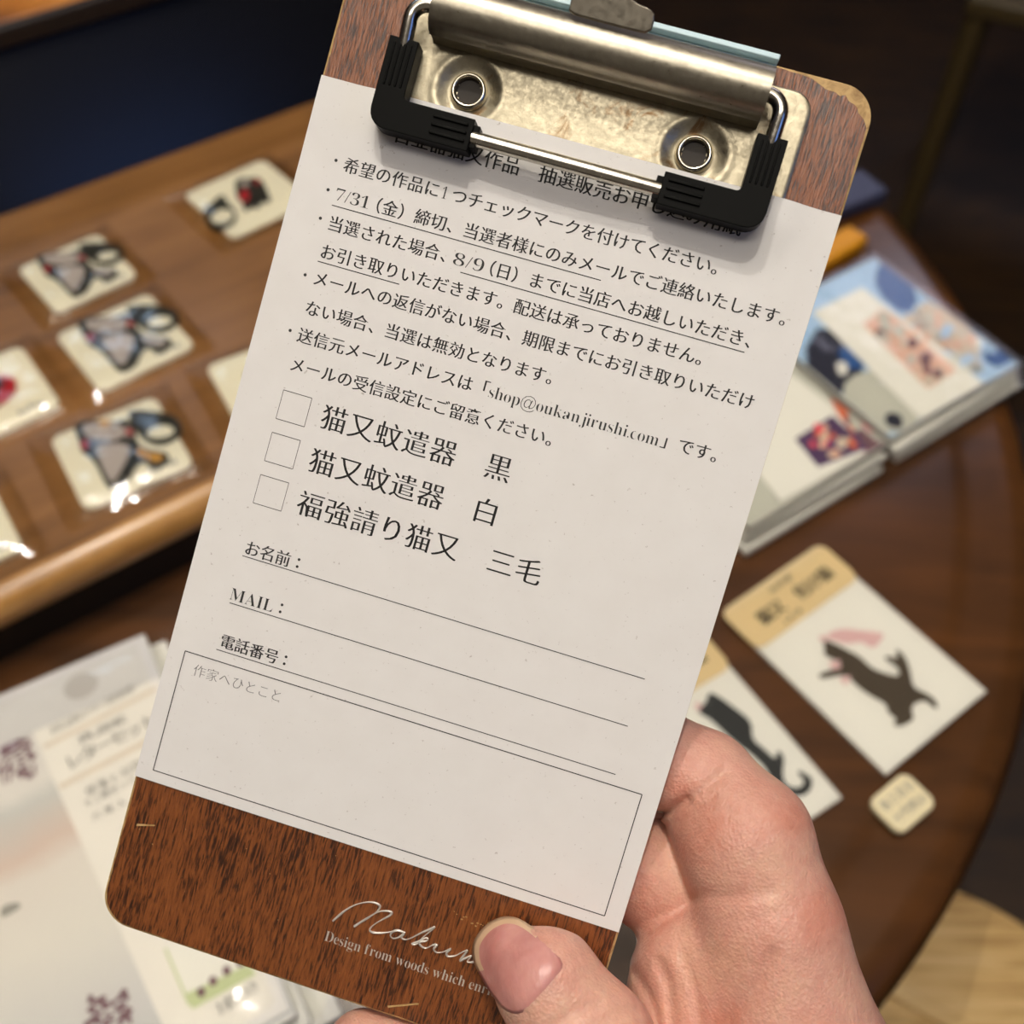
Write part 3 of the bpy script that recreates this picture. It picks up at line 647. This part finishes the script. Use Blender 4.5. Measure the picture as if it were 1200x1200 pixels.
# scuffs on the board
mb = MB()
for P in ([(64.5, -178.6), (70.5, -175.9), (70.6, -176.2), (64.7, -179.0)], [(3.0, -158.2), (6.8, -157.2), (6.8, -157.5), (3.0, -158.7)]): mb.flat(P, -.19, M['edge'])
for _ in range(16):
    x, y = rr_.uniform(72, 86), rr_.uniform(-156.5, -154.6); mb.flat(ell(x, y, rr_.uniform(.1, .3), rr_.uniform(.08, .16), 7), -.19, M['edge'])
for _ in range(26):
    x, y = rr_.uniform(3, 100), rr_.uniform(-178, -150); mb.flat(ell(x, y, rr_.uniform(.05, .14), rr_.uniform(.05, .12), 6), -.19, M['edge'])
bo(mb, 'scuff_marks', smooth=False)
# maker's lettering in silver foil
mb = MB(); zf0 = lambda x, y: -.17
f8 = lf(360, 1030, 6.0)
def mmpt(px, py, z=-.2):
    d = np.array([(px - 600) / FPX, (py - 600) / FPX, 1]); nn = RP[:, 2]; o = TP - nn * z; q = d * ((nn @ o) / (nn @ d)) - o
    return (RP[:, 0] @ q, -(RP[:, 1] @ q))
SCRIPT = [[(180, 296), (215, 265), (262, 225), (330, 186), (400, 166), (460, 164), (500, 178), (512, 196), (490, 230), (430, 275), (370, 310), (332, 334), (348, 322), (420, 275), (500, 232), (560, 225), (595, 236), (580, 258), (520, 290), (465, 325), (440, 355), (455, 374), (510, 380), (570, 375), (610, 364)],
          [(690, 380), (640, 362), (600, 372), (585, 398), (605, 418), (645, 410), (680, 385), (662, 410), (690, 426), (730, 416), (800, 380), (870, 350), (895, 338), (885, 352), (820, 405), (770, 455), (738, 456), (780, 440), (830, 415), (850, 420), (835, 436), (790, 444), (800, 470), (835, 486), (880, 466), (905, 455)],
          [(880, 466), (912, 464), (890, 492), (910, 516), (955, 514), (1010, 490), (980, 520), (990, 544), (1040, 540), (1100, 510), (1125, 505), (1075, 572), (1110, 558), (1155, 540), (1125, 580), (1150, 586), (1175, 580), (1230, 560)]]
def cr_spline(P, n=6):
    out = []
    for i in range(len(P) - 1):
        p0, p1, p2, p3 = P[max(i - 1, 0)], P[i], P[i + 1], P[min(i + 2, len(P) - 1)]
        for k in range(n):
            t_ = k / n; out.append(tuple(.5 * (2 * b + (c - a) * t_ + (2 * a - 5 * b + 4 * c - d) * t_ ** 2 + (3 * b - a - 3 * c + d) * t_ ** 3) for a, b, c, d in zip(p0, p1, p2, p3)))
    return out + [tuple(P[-1])]
for strk in SCRIPT:
    P = cr_spline([mmpt(*f8(x, y)) for x, y in strk]); mb.tube([(x, y, -.19) for x, y in P], [.21 + .07 * math.sin(i * .21) for i in range(len(P))], M['silver'], 6)
latin(mb, 'Design from woods which enrich', 47.9, 86.8, 168.3, 3.3, M['silver'], zf0, -.012)
bo(mb, 'foil_lettering', angle=60)
# clip: base plate with two dimples
mb = MB(); nx, ny = 170, 74; V = []
def plate_z(x, y):
    z = 1.0
    for cx, cy in ((29.4, 4.2), (75.0, 3.9)):
        d = math.hypot(x - cx, y - cy); t_ = min(1, max(0, (d - 3.6) / 3.2)); z -= 1.0 * (1 - t_ * t_ * (3 - 2 * t_))
        z += .18 * math.exp(-((d - 6.9) / .8) ** 2)
        if d < 2.6: z = -.18
    return z
X0, X1, Y0, Y1 = 14.2, 94.0, -3.5, 20.0
for j in range(ny + 1):
    for i in range(nx + 1):
        x, y = X0 + (X1 - X0) * i / nx, Y0 + (Y1 - Y0) * j / ny
        for cx, sx in ((X0 + 4, -1), (X1 - 4, 1)):          # rounded upper corners
            for cy, sy in ((Y1 - 4, 1), (Y0 + 4, -1)):
                dx, dy = (x - cx) * sx, (y - cy) * sy
                if dx > 0 and dy > 0:
                    m_ = max(dx, dy); L = math.hypot(dx, dy); k = m_ / L if L else 1; x, y = cx + sx * dx * k, cy + sy * dy * k
        e = min(i, nx - i, j, ny - j); V.append((x, y, plate_z(x, y) if e > 0 else plate_z(x, y) - .25))
G = [(j * (nx + 1) + i, j * (nx + 1) + i + 1, (j + 1) * (nx + 1) + i + 1, (j + 1) * (nx + 1) + i) for j in range(ny) for i in range(nx)]
mb.add(V, G, M['steel'])
rim = [i for i in range(nx + 1)] + [j * (nx + 1) + nx for j in range(1, ny + 1)] + [ny * (nx + 1) + i for i in range(nx - 1, -1, -1)] + [j * (nx + 1) for j in range(ny - 1, 0, -1)]
mb.add([V[i] for i in rim] + [(V[i][0], V[i][1], -.2) for i in rim], [(k, (k + 1) % len(rim), len(rim) + (k + 1) % len(rim), len(rim) + k) for k in range(len(rim))], M['steel'])
bo(mb, 'clip_plate', angle=60)
for cx, cy in ((29.4, 4.2), (75.0, 3.9)):
    mb = MB(); mb.lathe([(3.7, .0), (3.75, .5), (3.5, 1.1), (3.2, 1.45), (2.95, 1.5), (2.7, 1.35), (2.55, .9), (2.5, -.1)], M['rivet'], (cx, cy)); mb.lathe([(2.52, .1), (2.45, -.12), (0, -.12)], M['dark'], (cx, cy)); bo(mb, 'rivet', angle=60)
# spring cover: rolled sheet with a lower flange
mb = MB(); prof = []
cy_, cz_, R_ = 16.2, 6.0, 4.9
for k in range(25):
    a = math.radians(215 - k * 8.4); prof.append((cy_ - R_ * math.cos(a) * -1 if False else cy_ - R_ * math.cos(math.pi - a) * -1, cz_ + R_ * math.sin(a)))
prof = [(cy_ + R_ * math.cos(a), cz_ + R_ * math.sin(a)) for a in [math.radians(-40 + k * 9.0) for k in range(25)]]   # back bottom -> over the top -> front
yl, zl = prof[-1]
prof += [(yl - .25, zl - .5), (yl + .2, zl - 1.0), (yl + .1, 2.2), (yl - .2, 1.2)]
th = .55
inn_ = [(cy_ + (y - cy_) * (1 - th / R_), cz_ + (z - cz_) * (1 - th / R_)) for y, z in prof[:25]] + [(y + th, z) for y, z in prof[25:]]
loop = prof + inn_[::-1]; n = len(loop)
xs = [20.2 + (85.0 - 20.2) * i / 12 for i in range(13)]
V = [(x, y, z) for x in xs for y, z in loop]
mb.add(V, [(i * n + k, i * n + (k + 1) % n, (i + 1) * n + (k + 1) % n, (i + 1) * n + k) for i in range(12) for k in range(n)] , M['tube'])
h = len(prof)
for off in (0, 12 * n): mb.add(V, [(off + k, off + k + 1, off + n - 2 - k, off + n - 1 - k) for k in range(h - 1)], M['tube'])
bo(mb, 'spring_cover', angle=40)
mb = MB(); mb.tube([(22, 16.2, 6.0), (83, 16.2, 6.0)], 3.4, M['dark'], 20); bo(mb, 'spring')
mb = MB(); mb.box(20.5, 85.2, 17.5, 23.2, 1.72, 2.1, M['blue_reflect']); mb.box(20.5, 85.2, 23.2, 24.3, 1.72, 4.6, M['blue_reflect']); bo(mb, 'rear_flange', bevel=.0002)  # the flange's bluish reflection is put in as pale blue colour
# thumb lever
mb = MB(); LV = smoothpoly([(45.6, 19.4), (45.6, 21), (45.4, 28), (51.5, 27.4), (54.5, 25.0), (57.3, 23.5), (60.0, 23.3), (61.3, 22.4), (61.2, 19.4), (57, 19.3), (50, 19.3)], 1)
n = len(LV); lz = lambda y: 10.4 + (y - 19) * .32
V = [(x, y, lz(y)) for x, y in LV] + [(x, y, lz(y) + .8) for x, y in LV]
mb.add(V, [tuple(range(n)), tuple(range(n, 2 * n))] + [(k, (k + 1) % n, n + (k + 1) % n, n + k) for k in range(n)], M['lever'])
bo(mb, 'thumb_lever', angle=40, bevel=.00025)
# wire bail
def arc(cx, cy, r_, a0, a1, n=8): return [(cx + r_ * math.cos(math.radians(a0 + (a1 - a0) * k / n)), cy + r_ * math.sin(math.radians(a0 + (a1 - a0) * k / n))) for k in range(n + 1)]
path = [(26, 16.2, 6.2), (19, 16.2, 6.2)]
for x, y in arc(19.2, 13.0, 3.2, 90, 180)[1:]: path.append((x, y, 6.2))
path += [(16.0, 8, 5.0), (16.0, 0, 4.2), (16, -3, 4.0)]
for x, y in arc(18.4, -2.8, 2.4, 180, 270)[1:]: path.append((x, y, 3.9))
for k in range(1, 20):
    t_ = k / 20; path.append((18.4 + (85.8 - 18.4) * t_, -5.2 - .25 * math.sin(math.pi * t_), 3.9 + 1.6 * math.sin(math.pi * t_)))
for x, y in arc(85.8, -2.8, 2.4, -90, 0): path.append((x, y, 3.9))
path += [(88.2, 0, 4.2), (88.2, 8, 5.0)]
for x, y in arc(85.0, 13.0, 3.2, 0, 90): path.append((x, y, 6.2))
path += [(80, 16.2, 6.2)]
mb = MB(); mb.tube(path, 1.45, M['wire'], 16); bo(mb, 'wire_bail', angle=70)
# black rubber corner grips with ribs
for side in (0, 1):
    fx = (lambda x: x) if side == 0 else (lambda x: 104.2 - x)
    L = [(13.1, 9.0), (18.9, 9.0), (18.9, -1.2)] + [(18.9 + .9 - .9 * math.cos(a), -1.2 - .9 * math.sin(a)) for a in (.5, 1.0, 1.57)] + [(33.4, -2.1), (33.4, -8.3)] + [(16.6 - 3.5 * math.sin(a), -4.8 - 3.5 * math.cos(a)) for a in (0, .3, .6, .9, 1.2, 1.57)]
    mb = MB(); P = [(fx(x), y) for x, y in L]; mb.prism(P, 1.7, 6.4, M['rubber'])
    for k in range(3):
        a, b = sorted((fx(25.4), fx(32.4))); y = -3.5 - 1.55 * k; mb.box(a, b, y - .28, y + .28, 6.3, 6.85, M['rubber'])
    for k in range(4):
        x = 14.4 + 1.1 * k; a, b = sorted((fx(x - .22), fx(x + .22))); mb.box(a, b, -.2, 8.0, 6.3, 6.62, M['rubber'])
    a, b = sorted((fx(32.9), fx(34.6))); mb.box(a, b, -7.4, -3.0, 1.9, 5.8, M['rubber'])
    bo(mb, 'corner_grip', bevel=.00055, segs=3)
# ------------------------------------------------------------------ the form under the clip
def zpap(x, y):
    "paper rises over the clip plate near its top; x right, y down, mm"
    s_ = lambda a: min(1, max(0, a)) ** 2 * (3 - 2 * min(1, max(0, a)))
    inpl = s_((x - 8) / 7) * s_((101 - x) / 7)
    t_ = s_((17.0 - y) / 14.0)
    dip = .55 * math.exp(-((x - 52) / 16) ** 2)
    z = 1.1 * inpl * s_((13.5 - y) / 10.0) + .25 * t_
    return z + .0 - dip * 0 + .9 * s_((y - 60) / 80) * s_((60 - x) / 60) * .3
fo = empty('order_form', 'white printed Japanese order form clamped on the clipboard', 'paper form', matrix=BW)
mb = MB(); nx, ny = 60, 150; V = []
W_, H_ = 105.3, 148.2
for z in (0, 1):
    for j in range(ny + 1):
        for i in range(nx + 1):
            x, y = W_ * i / nx, H_ * j / ny; V.append((x, -y, zpap(x, y) - .1 * z))
nn = (nx + 1) * (ny + 1)
G = [(j * (nx + 1) + i, (j + 1) * (nx + 1) + i, (j + 1) * (nx + 1) + i + 1, j * (nx + 1) + i + 1) for j in range(ny) for i in range(nx)]
rim = [i for i in range(nx + 1)] + [j * (nx + 1) + nx for j in range(1, ny + 1)] + [ny * (nx + 1) + i for i in range(nx - 1, -1, -1)] + [j * (nx + 1) for j in range(ny - 1, 0, -1)]
mb.add(V, G, M['paper']); mb.add(V, [tuple(nn + i for i in q[::-1]) for q in G], M['paper']); mb.add(V, [(rim[k], rim[(k + 1) % len(rim)], nn + rim[(k + 1) % len(rim)], nn + rim[k]) for k in range(len(rim))], M['paper'])
bo(mb, 'sheet', fo, angle=60)
zt = lambda x, y: zpap(x, y) + .045
P_ = 3.378
def sline(mb, x0, x1, y, wd=.09, m=None):
    n = 12
    for k in range(n):
        a, b = x0 + (x1 - x0) * k / n, x0 + (x1 - x0) * (k + 1) / n
        mb.add([(a, -y - wd, zt(a, y)), (b, -y - wd, zt(b, y)), (b, -y + wd, zt(b, y)), (a, -y + wd, zt(a, y))], [(0, 1, 2, 3)], m or M['ink'])
def tx(name, fn): mb = MB(); fn(mb); return bo(mb, name, fo, smooth=False)
T9 = dict(thin=-.006, fat=.021)
Z9 = P_ * .985
def title(mb):
    run(mb, '古並器猫又作品\u3000抽選販売お申し込み用紙', 34.1 - 4.5 * 3.715 + 1.0 - 1.0, 7.3, 3.715, M['ink'], zt, **T9)
tx('printed_title', title)
def body(mb):
    I = M['ink']; x0 = 10.6 - P_ / 2
    ys = [15.6, 21.5, 27.35, 33.1, 38.6, 44.7, 50.4, 56.4]
    for y, k in ((15.25, 0), (21.2, 1), (27.0, 2), (38.6, 4), (50.1, 6)): mb.flat(ell(7.25, -y, .33, .33, 12), zt(7.2, y), I)
    R = lambda s, x, y: run(mb, s, x, y, P_, I, zt, size=Z9, **T9)
    x = R('希望の作品に', x0, ys[0]); latin(mb, '1', 29.6, 30.6, ys[0], 3.5, I, zt); run(mb, 'つチェックマークを付けてください。', 31.5, ys[0], 3.31, I, zt, size=Z9, **T9)
    latin(mb, '7/31', 9.0, 16.0, ys[1], 3.5, I, zt); R('（金）締切、当選者様にのみメールでご連絡いたします。', 98.1 - 24.5 * P_, ys[1])
    R('当選された場合、', x0, ys[2]); latin(mb, '8/9', 35.4, 41.6, ys[2], 3.5, I, zt); R('（日）までに当店へお越しいただき、', 93.0 - 15.5 * P_, ys[2])
    R('お引き取りいただきます。配送は承っておりません。', x0, ys[3])
    R('メールへの返信がない場合、期限までにお引き取りいただけ', x0, ys[4])
    R('ない場合、当選は無効となります。', x0, ys[5])
    x = R('送信元メールアドレスは「', x0, ys[6]); latin(mb, 'shop@oukanjirushi.com', 49.5, 84.4, ys[6] + .15, 3.55, I, zt); R('」です。', 93.2 - 2.5 * P_, ys[6])
    R('メールの受信設定にご留意ください。', x0, ys[7])
    sline(mb, 8.8, 9.0 + 55.6, 23.9); sline(mb, 37.4, 95.3, 29.75); sline(mb, 9.0, 9.0 + 17.2, 35.3)
tx('printed_notice', body)
def choices(mb):
    B = 5.79; k = dict(thin=-.011, fat=.019)
    for s, y in (('猫又蚊遣器\u3000黒', 64.8), ('猫又蚊遣器\u3000白', 73.9), ('福強請り猫又\u3000三毛', 82.9)): run(mb, s, 20.8 - B / 2, y, B, M['ink'], zt, size=B * .98, **k)
tx('printed_choices', choices)
for y0 in (61.95, 70.85, 79.8):
    def cbx(mb):
        x0, x1, y1 = 9.15, 15.25, y0 + 6.0
        sline(mb, x0, x1, y0, .07, M['line']); sline(mb, x0, x1, y1, .07, M['line'])
        for x in (x0, x1): mb.add([(x - .055, -y0, zt(x, y0)), (x + .055, -y0, zt(x, y0)), (x + .055, -y1, zt(x, y1)), (x - .055, -y1, zt(x, y1))], [(0, 3, 2, 1)], M['line'])
    tx('checkbox', cbx)
def colon(mb, x, y):
    for dy in (-.75, .75): mb.flat(ell(x, -(y + dy), .3, .3, 10), zt(x, y), M['ink'])
def fields(mb):
    run(mb, 'お名前', 11.6 - 1.69, 95.0, 3.33, M['ink'], zt, **T9); latin(mb, 'MAIL', 9.6, 18.9, 105.0, 3.7, M['ink'], zt, -.011); colon(mb, 20.6, 105.0); colon(mb, 21.5, 95.0); colon(mb, 24.3, 115.1)
    run(mb, '電話番号', 11.7 - 1.6, 115.1, 3.2, M['ink'], zt, thin=-.002, fat=.022)
tx('field_names', fields)
for x0, x1, y in ((9.9, 95.4, 96.9), (9.9, 94.9, 107.05), (9.8, 95.4, 117.2)): tx('writing_line', lambda mb: sline(mb, x0, x1, y, .085))
def box(mb):
    x0, x1, y0, y1 = 3.55, 101.6, 119.5, 145.8; w2 = .10
    sline(mb, x0, x1, y0, w2); sline(mb, x0, x1, y1, w2)
    for x in (x0, x1):
        for k in range(6):
            a, b = y0 + (y1 - y0) * k / 6, y0 + (y1 - y0) * (k + 1) / 6
            mb.add([(x - w2, -a, zt(x, a)), (x + w2, -a, zt(x, a)), (x + w2, -b, zt(x, b)), (x - w2, -b, zt(x, b))], [(0, 3, 2, 1)], M['ink'])
    run(mb, '作家へひとこと', 7.6 - 1.4, 122.7, 2.81, M['grey_ink'], zt, thin=-.02, fat=.008)
tx('comment_box', box)
# ------------------------------------------------------------------ the hand (one continuous surface from a distance field)
def cone_sdf(P, a, b, ra, rb):
    ab = b - a; t_ = np.clip(((P - a) @ ab) / (ab @ ab), 0, 1)
    return np.linalg.norm(P - (a + t_[..., None] * ab), axis=-1) - (ra + (rb - ra) * t_)
def smin(a, b, k):
    h_ = np.maximum(k - np.abs(a - b), 0) / k
    return np.minimum(a, b) - h_ * h_ * h_ * k / 6
def J(px, py, off, rpx):
    "joint: photo position, millimetres behind the board's front face, radius in photo pixels"
    d = board_depth(px, py) + off
    return np.array([(px - 600) / FPX * d, (py - 600) / FPX * d, d]), rpx * d / FPX
CH = dict(
    palm=[[J(905, 1090, 3, 80), J(935, 1260, 2, 116), J(960, 1420, -2, 130)], [J(815, 1118, 11, 74), J(815, 1250, 10, 95), J(880, 1420, 2, 130)], [J(860, 1140, 10, 70), J(900, 1300, 8, 100)]],
    wrist=[[J(930, 1420, 0, 150), J(1010, 1640, -4, 150), J(1120, 1900, -10, 165), J(1270, 2450, -22, 200)]],
    little=[[J(905, 1090, 4, 80), J(872, 985, 8, 79), J(823, 919, 14, 62), J(752, 879, 16, 56), J(680, 860, 15, 50)]],
    ring=[[J(870, 1100, 16, 66), J(786, 1030, 20, 70), J(700, 992, 15.5, 60), J(600, 970, 13.5, 54)]],
    middle=[[J(850, 1230, 18, 66), J(740, 1226, 23, 56), J(640, 1180, 17, 52), J(545, 1150, 14, 47)]],
    index=[[J(840, 1330, 10, 70), J(640, 1300, 9, 60), J(520, 1258, 3, 50), J(425, 1229, 2, 44)]],
    thumb=[[J(603, 1121, -6.6, 36), J(640, 1152, -10.6, 61), J(692, 1226, -13.0, 74), J(765, 1330, -12, 88), J(860, 1430, -6, 120)]],
)
def proj(P): return 600 + FPX * P[..., 0] / P[..., 2], 600 + FPX * P[..., 1] / P[..., 2]
def seg2(x, y, poly):
    best = np.full(x.shape, 1e9)
    for (x0, y0), (x1, y1) in zip(poly[:-1], poly[1:]):
        dx, dy = x1 - x0, y1 - y0; t_ = np.clip(((x - x0) * dx + (y - y0) * dy) / (dx * dx + dy * dy), 0, 1)
        best = np.minimum(best, np.hypot(x - x0 - t_ * dx, y - y0 - t_ * dy))
    return best
CREASE = [  # polyline in photo pixels, depth mm, width px
    ([(755, 958), (785, 950), (806, 937)], 2.2, 6.5), ([(806, 937), (828, 922), (848, 906)], .9, 6), ([(780, 966), (806, 954), (834, 934)], .6, 8),
    ([(812, 1048), (850, 1052), (905, 1046)], .45, 8), ([(735, 1112), (775, 1085), (815, 1052)], .9, 8),
    ([(905, 1118), (890, 1150), (850, 1200), (830, 1230)], .9, 8), ([(775, 1130), (785, 1160), (788, 1205)], .9, 7), ([(800, 1120), (815, 1160), (820, 1210)], .6, 7),
    ([(745, 1140), (765, 1175), (775, 1215)], .8, 6),
    ([(640, 1215), (668, 1188), (700, 1178)], .55, 6), ([(690, 1210), (715, 1190), (745, 1184)], .45, 6), ([(860, 980), (900, 975)], .2, 8), ([(880, 1080), (940, 1060)], .25, 9)]
def hand_sdf(P):
    def chain(c, k):
        d = None
        for (a, ra), (b, rb) in zip(c[:-1], c[1:]):
            e = cone_sdf(P, a, b, ra, rb); d = e if d is None else smin(d, e, k)
        return d
    d = None
    for c in CH['palm'] + CH['wrist']:
        e = chain(c, 4); d = e if d is None else smin(d, e, 9)
    d = smin(d, chain(CH['little'][0], 3), 6)
    d = smin(d, chain(CH['ring'][0], 3), 1.6)
    d = smin(d, chain(CH['middle'][0], 3), 2)
    d = smin(d, chain(CH['index'][0], 3), 4)
    d = smin(d, chain(CH['thumb'][0], 4), 4)
    x, y = proj(P)
    front = P[..., 2] < 232
    gr = 0
    for poly, g, wpx in CREASE: gr = np.maximum(gr, g * np.exp(-(seg2(x, y, poly) / wpx) ** 2))
    d = d + np.where(front, gr, 0)
    # nail bed: press the thumb tip a little flatter under the nail
    return d
def surface_net(lo, hi, h_):
    ax = [np.arange(l, u + h_, h_) for l, u in zip(lo, hi)]
    nx_, ny_, nz_ = map(len, ax); F = np.empty((nx_, ny_, nz_), np.float32)
    for i in range(0, nx_, 16):
        g = np.stack(np.meshgrid(ax[0][i:i + 16], ax[1], ax[2], indexing='ij'), -1); F[i:i + 16] = hand_sdf(g)
    for q in (F, F.transpose(1, 2, 0), F.transpose(2, 0, 1)): q[0] = q[-1] = 1
    s = F < 0
    c = np.stack([s[a:nx_ - 1 + a, b:ny_ - 1 + b, e:nz_ - 1 + e] for a in (0, 1) for b in (0, 1) for e in (0, 1)])
    act = c.any(0) & ~c.all(0); idx = -np.ones(act.shape, int); cells = np.argwhere(act); idx[act] = np.arange(len(cells))
    acc = np.zeros((len(cells), 3)); cnt = np.zeros(len(cells))
    corners = [(a, b, e) for a in (0, 1) for b in (0, 1) for e in (0, 1)]
    for a in corners:
        for axn in range(3):
            if a[axn]: continue
            b = list(a); b[axn] = 1
            fa = F[cells[:, 0] + a[0], cells[:, 1] + a[1], cells[:, 2] + a[2]]; fb = F[cells[:, 0] + b[0], cells[:, 1] + b[1], cells[:, 2] + b[2]]
            m_ = (fa < 0) != (fb < 0); t_ = np.where(m_, fa / np.where(fa - fb == 0, 1, fa - fb), 0)
            p = np.array(a, float)[None].repeat(len(cells), 0); p[:, axn] = t_
            acc[m_] += p[m_]; cnt[m_] += 1
    vv = (cells + acc / cnt[:, None]) * h_ + np.array(lo)
    faces = []
    for axn in range(3):
        sl0 = [slice(None)] * 3; sl1 = [slice(None)] * 3; sl0[axn] = slice(0, -1); sl1[axn] = slice(1, None)
        ch_ = s[tuple(sl0)] != s[tuple(sl1)]; E_ = np.argwhere(ch_); o1, o2 = [(1, 2), (2, 0), (0, 1)][axn]
        dim = act.shape; E_ = E_[(E_[:, o1] > 0) & (E_[:, o2] > 0) & (E_[:, o1] < dim[o1]) & (E_[:, o2] < dim[o2])]
        def cell(d1, d2): q = E_.copy(); q[:, o1] -= d1; q[:, o2] -= d2; return idx[q[:, 0], q[:, 1], q[:, 2]]
        quad = np.stack([cell(1, 1), cell(0, 1), cell(0, 0), cell(1, 0)], 1); ins = s[E_[:, 0], E_[:, 1], E_[:, 2]]
        quad[~ins] = quad[~ins][:, ::-1]; faces.append(quad)
    return vv, np.concatenate(faces)
vv, ff = surface_net((-44, 36, 178), (122, 226, 258), .6)
wv_ = c2w(vv)
hand_org = c2w(np.array(CH['wrist'][0][0][0]))
hm = D.meshes.new('hand'); hm.from_pydata([tuple(p) for p in (wv_ - hand_org)], [], [tuple(int(i) for i in q) for q in ff]); hm.materials.append(M['skin'])
bm = bmesh.new(); bm.from_mesh(hm)
for _ in range(2): bmesh.ops.smooth_vert(bm, verts=bm.verts, factor=.4, use_axis_x=True, use_axis_y=True, use_axis_z=True)
bmesh.ops.recalc_face_normals(bm, faces=bm.faces); bm.to_mesh(hm); bm.free(); hm.shade_smooth()
hand = D.objects.new('hand', hm); COL.objects.link(hand); hand.location = hand_org
tag(hand, 'left hand gripping the clipboard from below, thumb on the front', 'hand')
# thumbnail laid on the thumb
ax_ = np.array([-.56, -.83]); pp_ = np.array([.83, -.56]); c0_ = np.array([624., 1172.])
OUT = [(100.9, -8), (96, -19), (89.6, -25), (80, -30.5), (69.9, -33.8), (42.7, -36.6), (15.5, -35.8), (3, -31), (-5.4, -22), (-7, -4), (-4, 16), (1, 34), (5, 46), (12, 52.5), (26, 55), (40.2, 54.9), (66.7, 49.8), (86, 42), (95, 35), (101, 26), (104, 14), (103.5, 2)]
OUT = smoothpoly(OUT, 1)
NR, NO = 12, len(OUT); ctr = (50., 8.)
def nail_px(k, r_): a_, p_ = OUT[k]; return c0_ + ax_ * (ctr[0] + (a_ - ctr[0]) * r_) + pp_ * (ctr[1] + (p_ - ctr[1]) * r_)
Q = [nail_px(0, 0.)] + [nail_px(k, j / NR) for j in range(1, NR + 1) for k in range(NO)]
LOC = [ctr] + [(ctr[0] + (OUT[k][0] - ctr[0]) * j / NR, ctr[1] + (OUT[k][1] - ctr[1]) * j / NR) for j in range(1, NR + 1) for k in range(NO)]
Q = np.array(Q); LOC = np.array(LOC); DR = np.c_[(Q - 600) / FPX, np.ones(len(Q))]; dep = np.full(len(Q), 185.)
for _ in range(60): dep += np.clip(hand_sdf(DR * dep[:, None]), -1, 3) * .8
okm = (dep < 222) & (hand_sdf(DR * dep[:, None]) < .1)
la, lp = LOC[:, 0] / 50 - 1, LOC[:, 1] / 50
AA = np.stack([np.ones_like(la), la, lp, la * la, lp * lp, la * lp, lp * lp * la, la * la * lp, lp ** 4], 1)
core = okm & (np.abs(LOC[:, 1] - 8) < 40) & (LOC[:, 0] < 92)
fit = AA @ np.linalg.lstsq(AA[core], dep[core], rcond=None)[0]
dn = np.where(okm, np.minimum(.3 * dep + .7 * fit, dep), fit) - .24
edge = np.r_[0, np.repeat(np.arange(1, NR + 1) / NR, NO)]
dn = dn + np.where(LOC[:, 0] < 70, (.62 if True else 0) * np.clip((edge - .78) / .22, 0, 1) ** 1.6, 0)
V = [tuple(c2w(DR[k] * dn[k]) - hand_org) for k in range(len(Q))]
mb = MB(); fp, fe = [], []
for k in range(NO): fp.append((0, 1 + k, 1 + (k + 1) % NO))
for j in range(NR - 1):
    for k in range(NO):
        b0, b1 = 1 + j * NO, 1 + (j + 1) * NO; q = (b0 + k, b1 + k, b1 + (k + 1) % NO, b0 + (k + 1) % NO)
        a_ = (LOC[b1 + k][0] + LOC[b1 + (k + 1) % NO][0]) / 2
        (fe if (j >= NR - 3 and a_ > 62) else fp).append(q)
mb.add(V, fp, M['nail']); mb.add(V, fe, M['nail_edge'])
nl = mb.build('thumbnail', hand, angle=80)
so_ = nl.modifiers.new('thickness', 'SOLIDIFY'); so_.thickness = .0004; so_.offset = -1
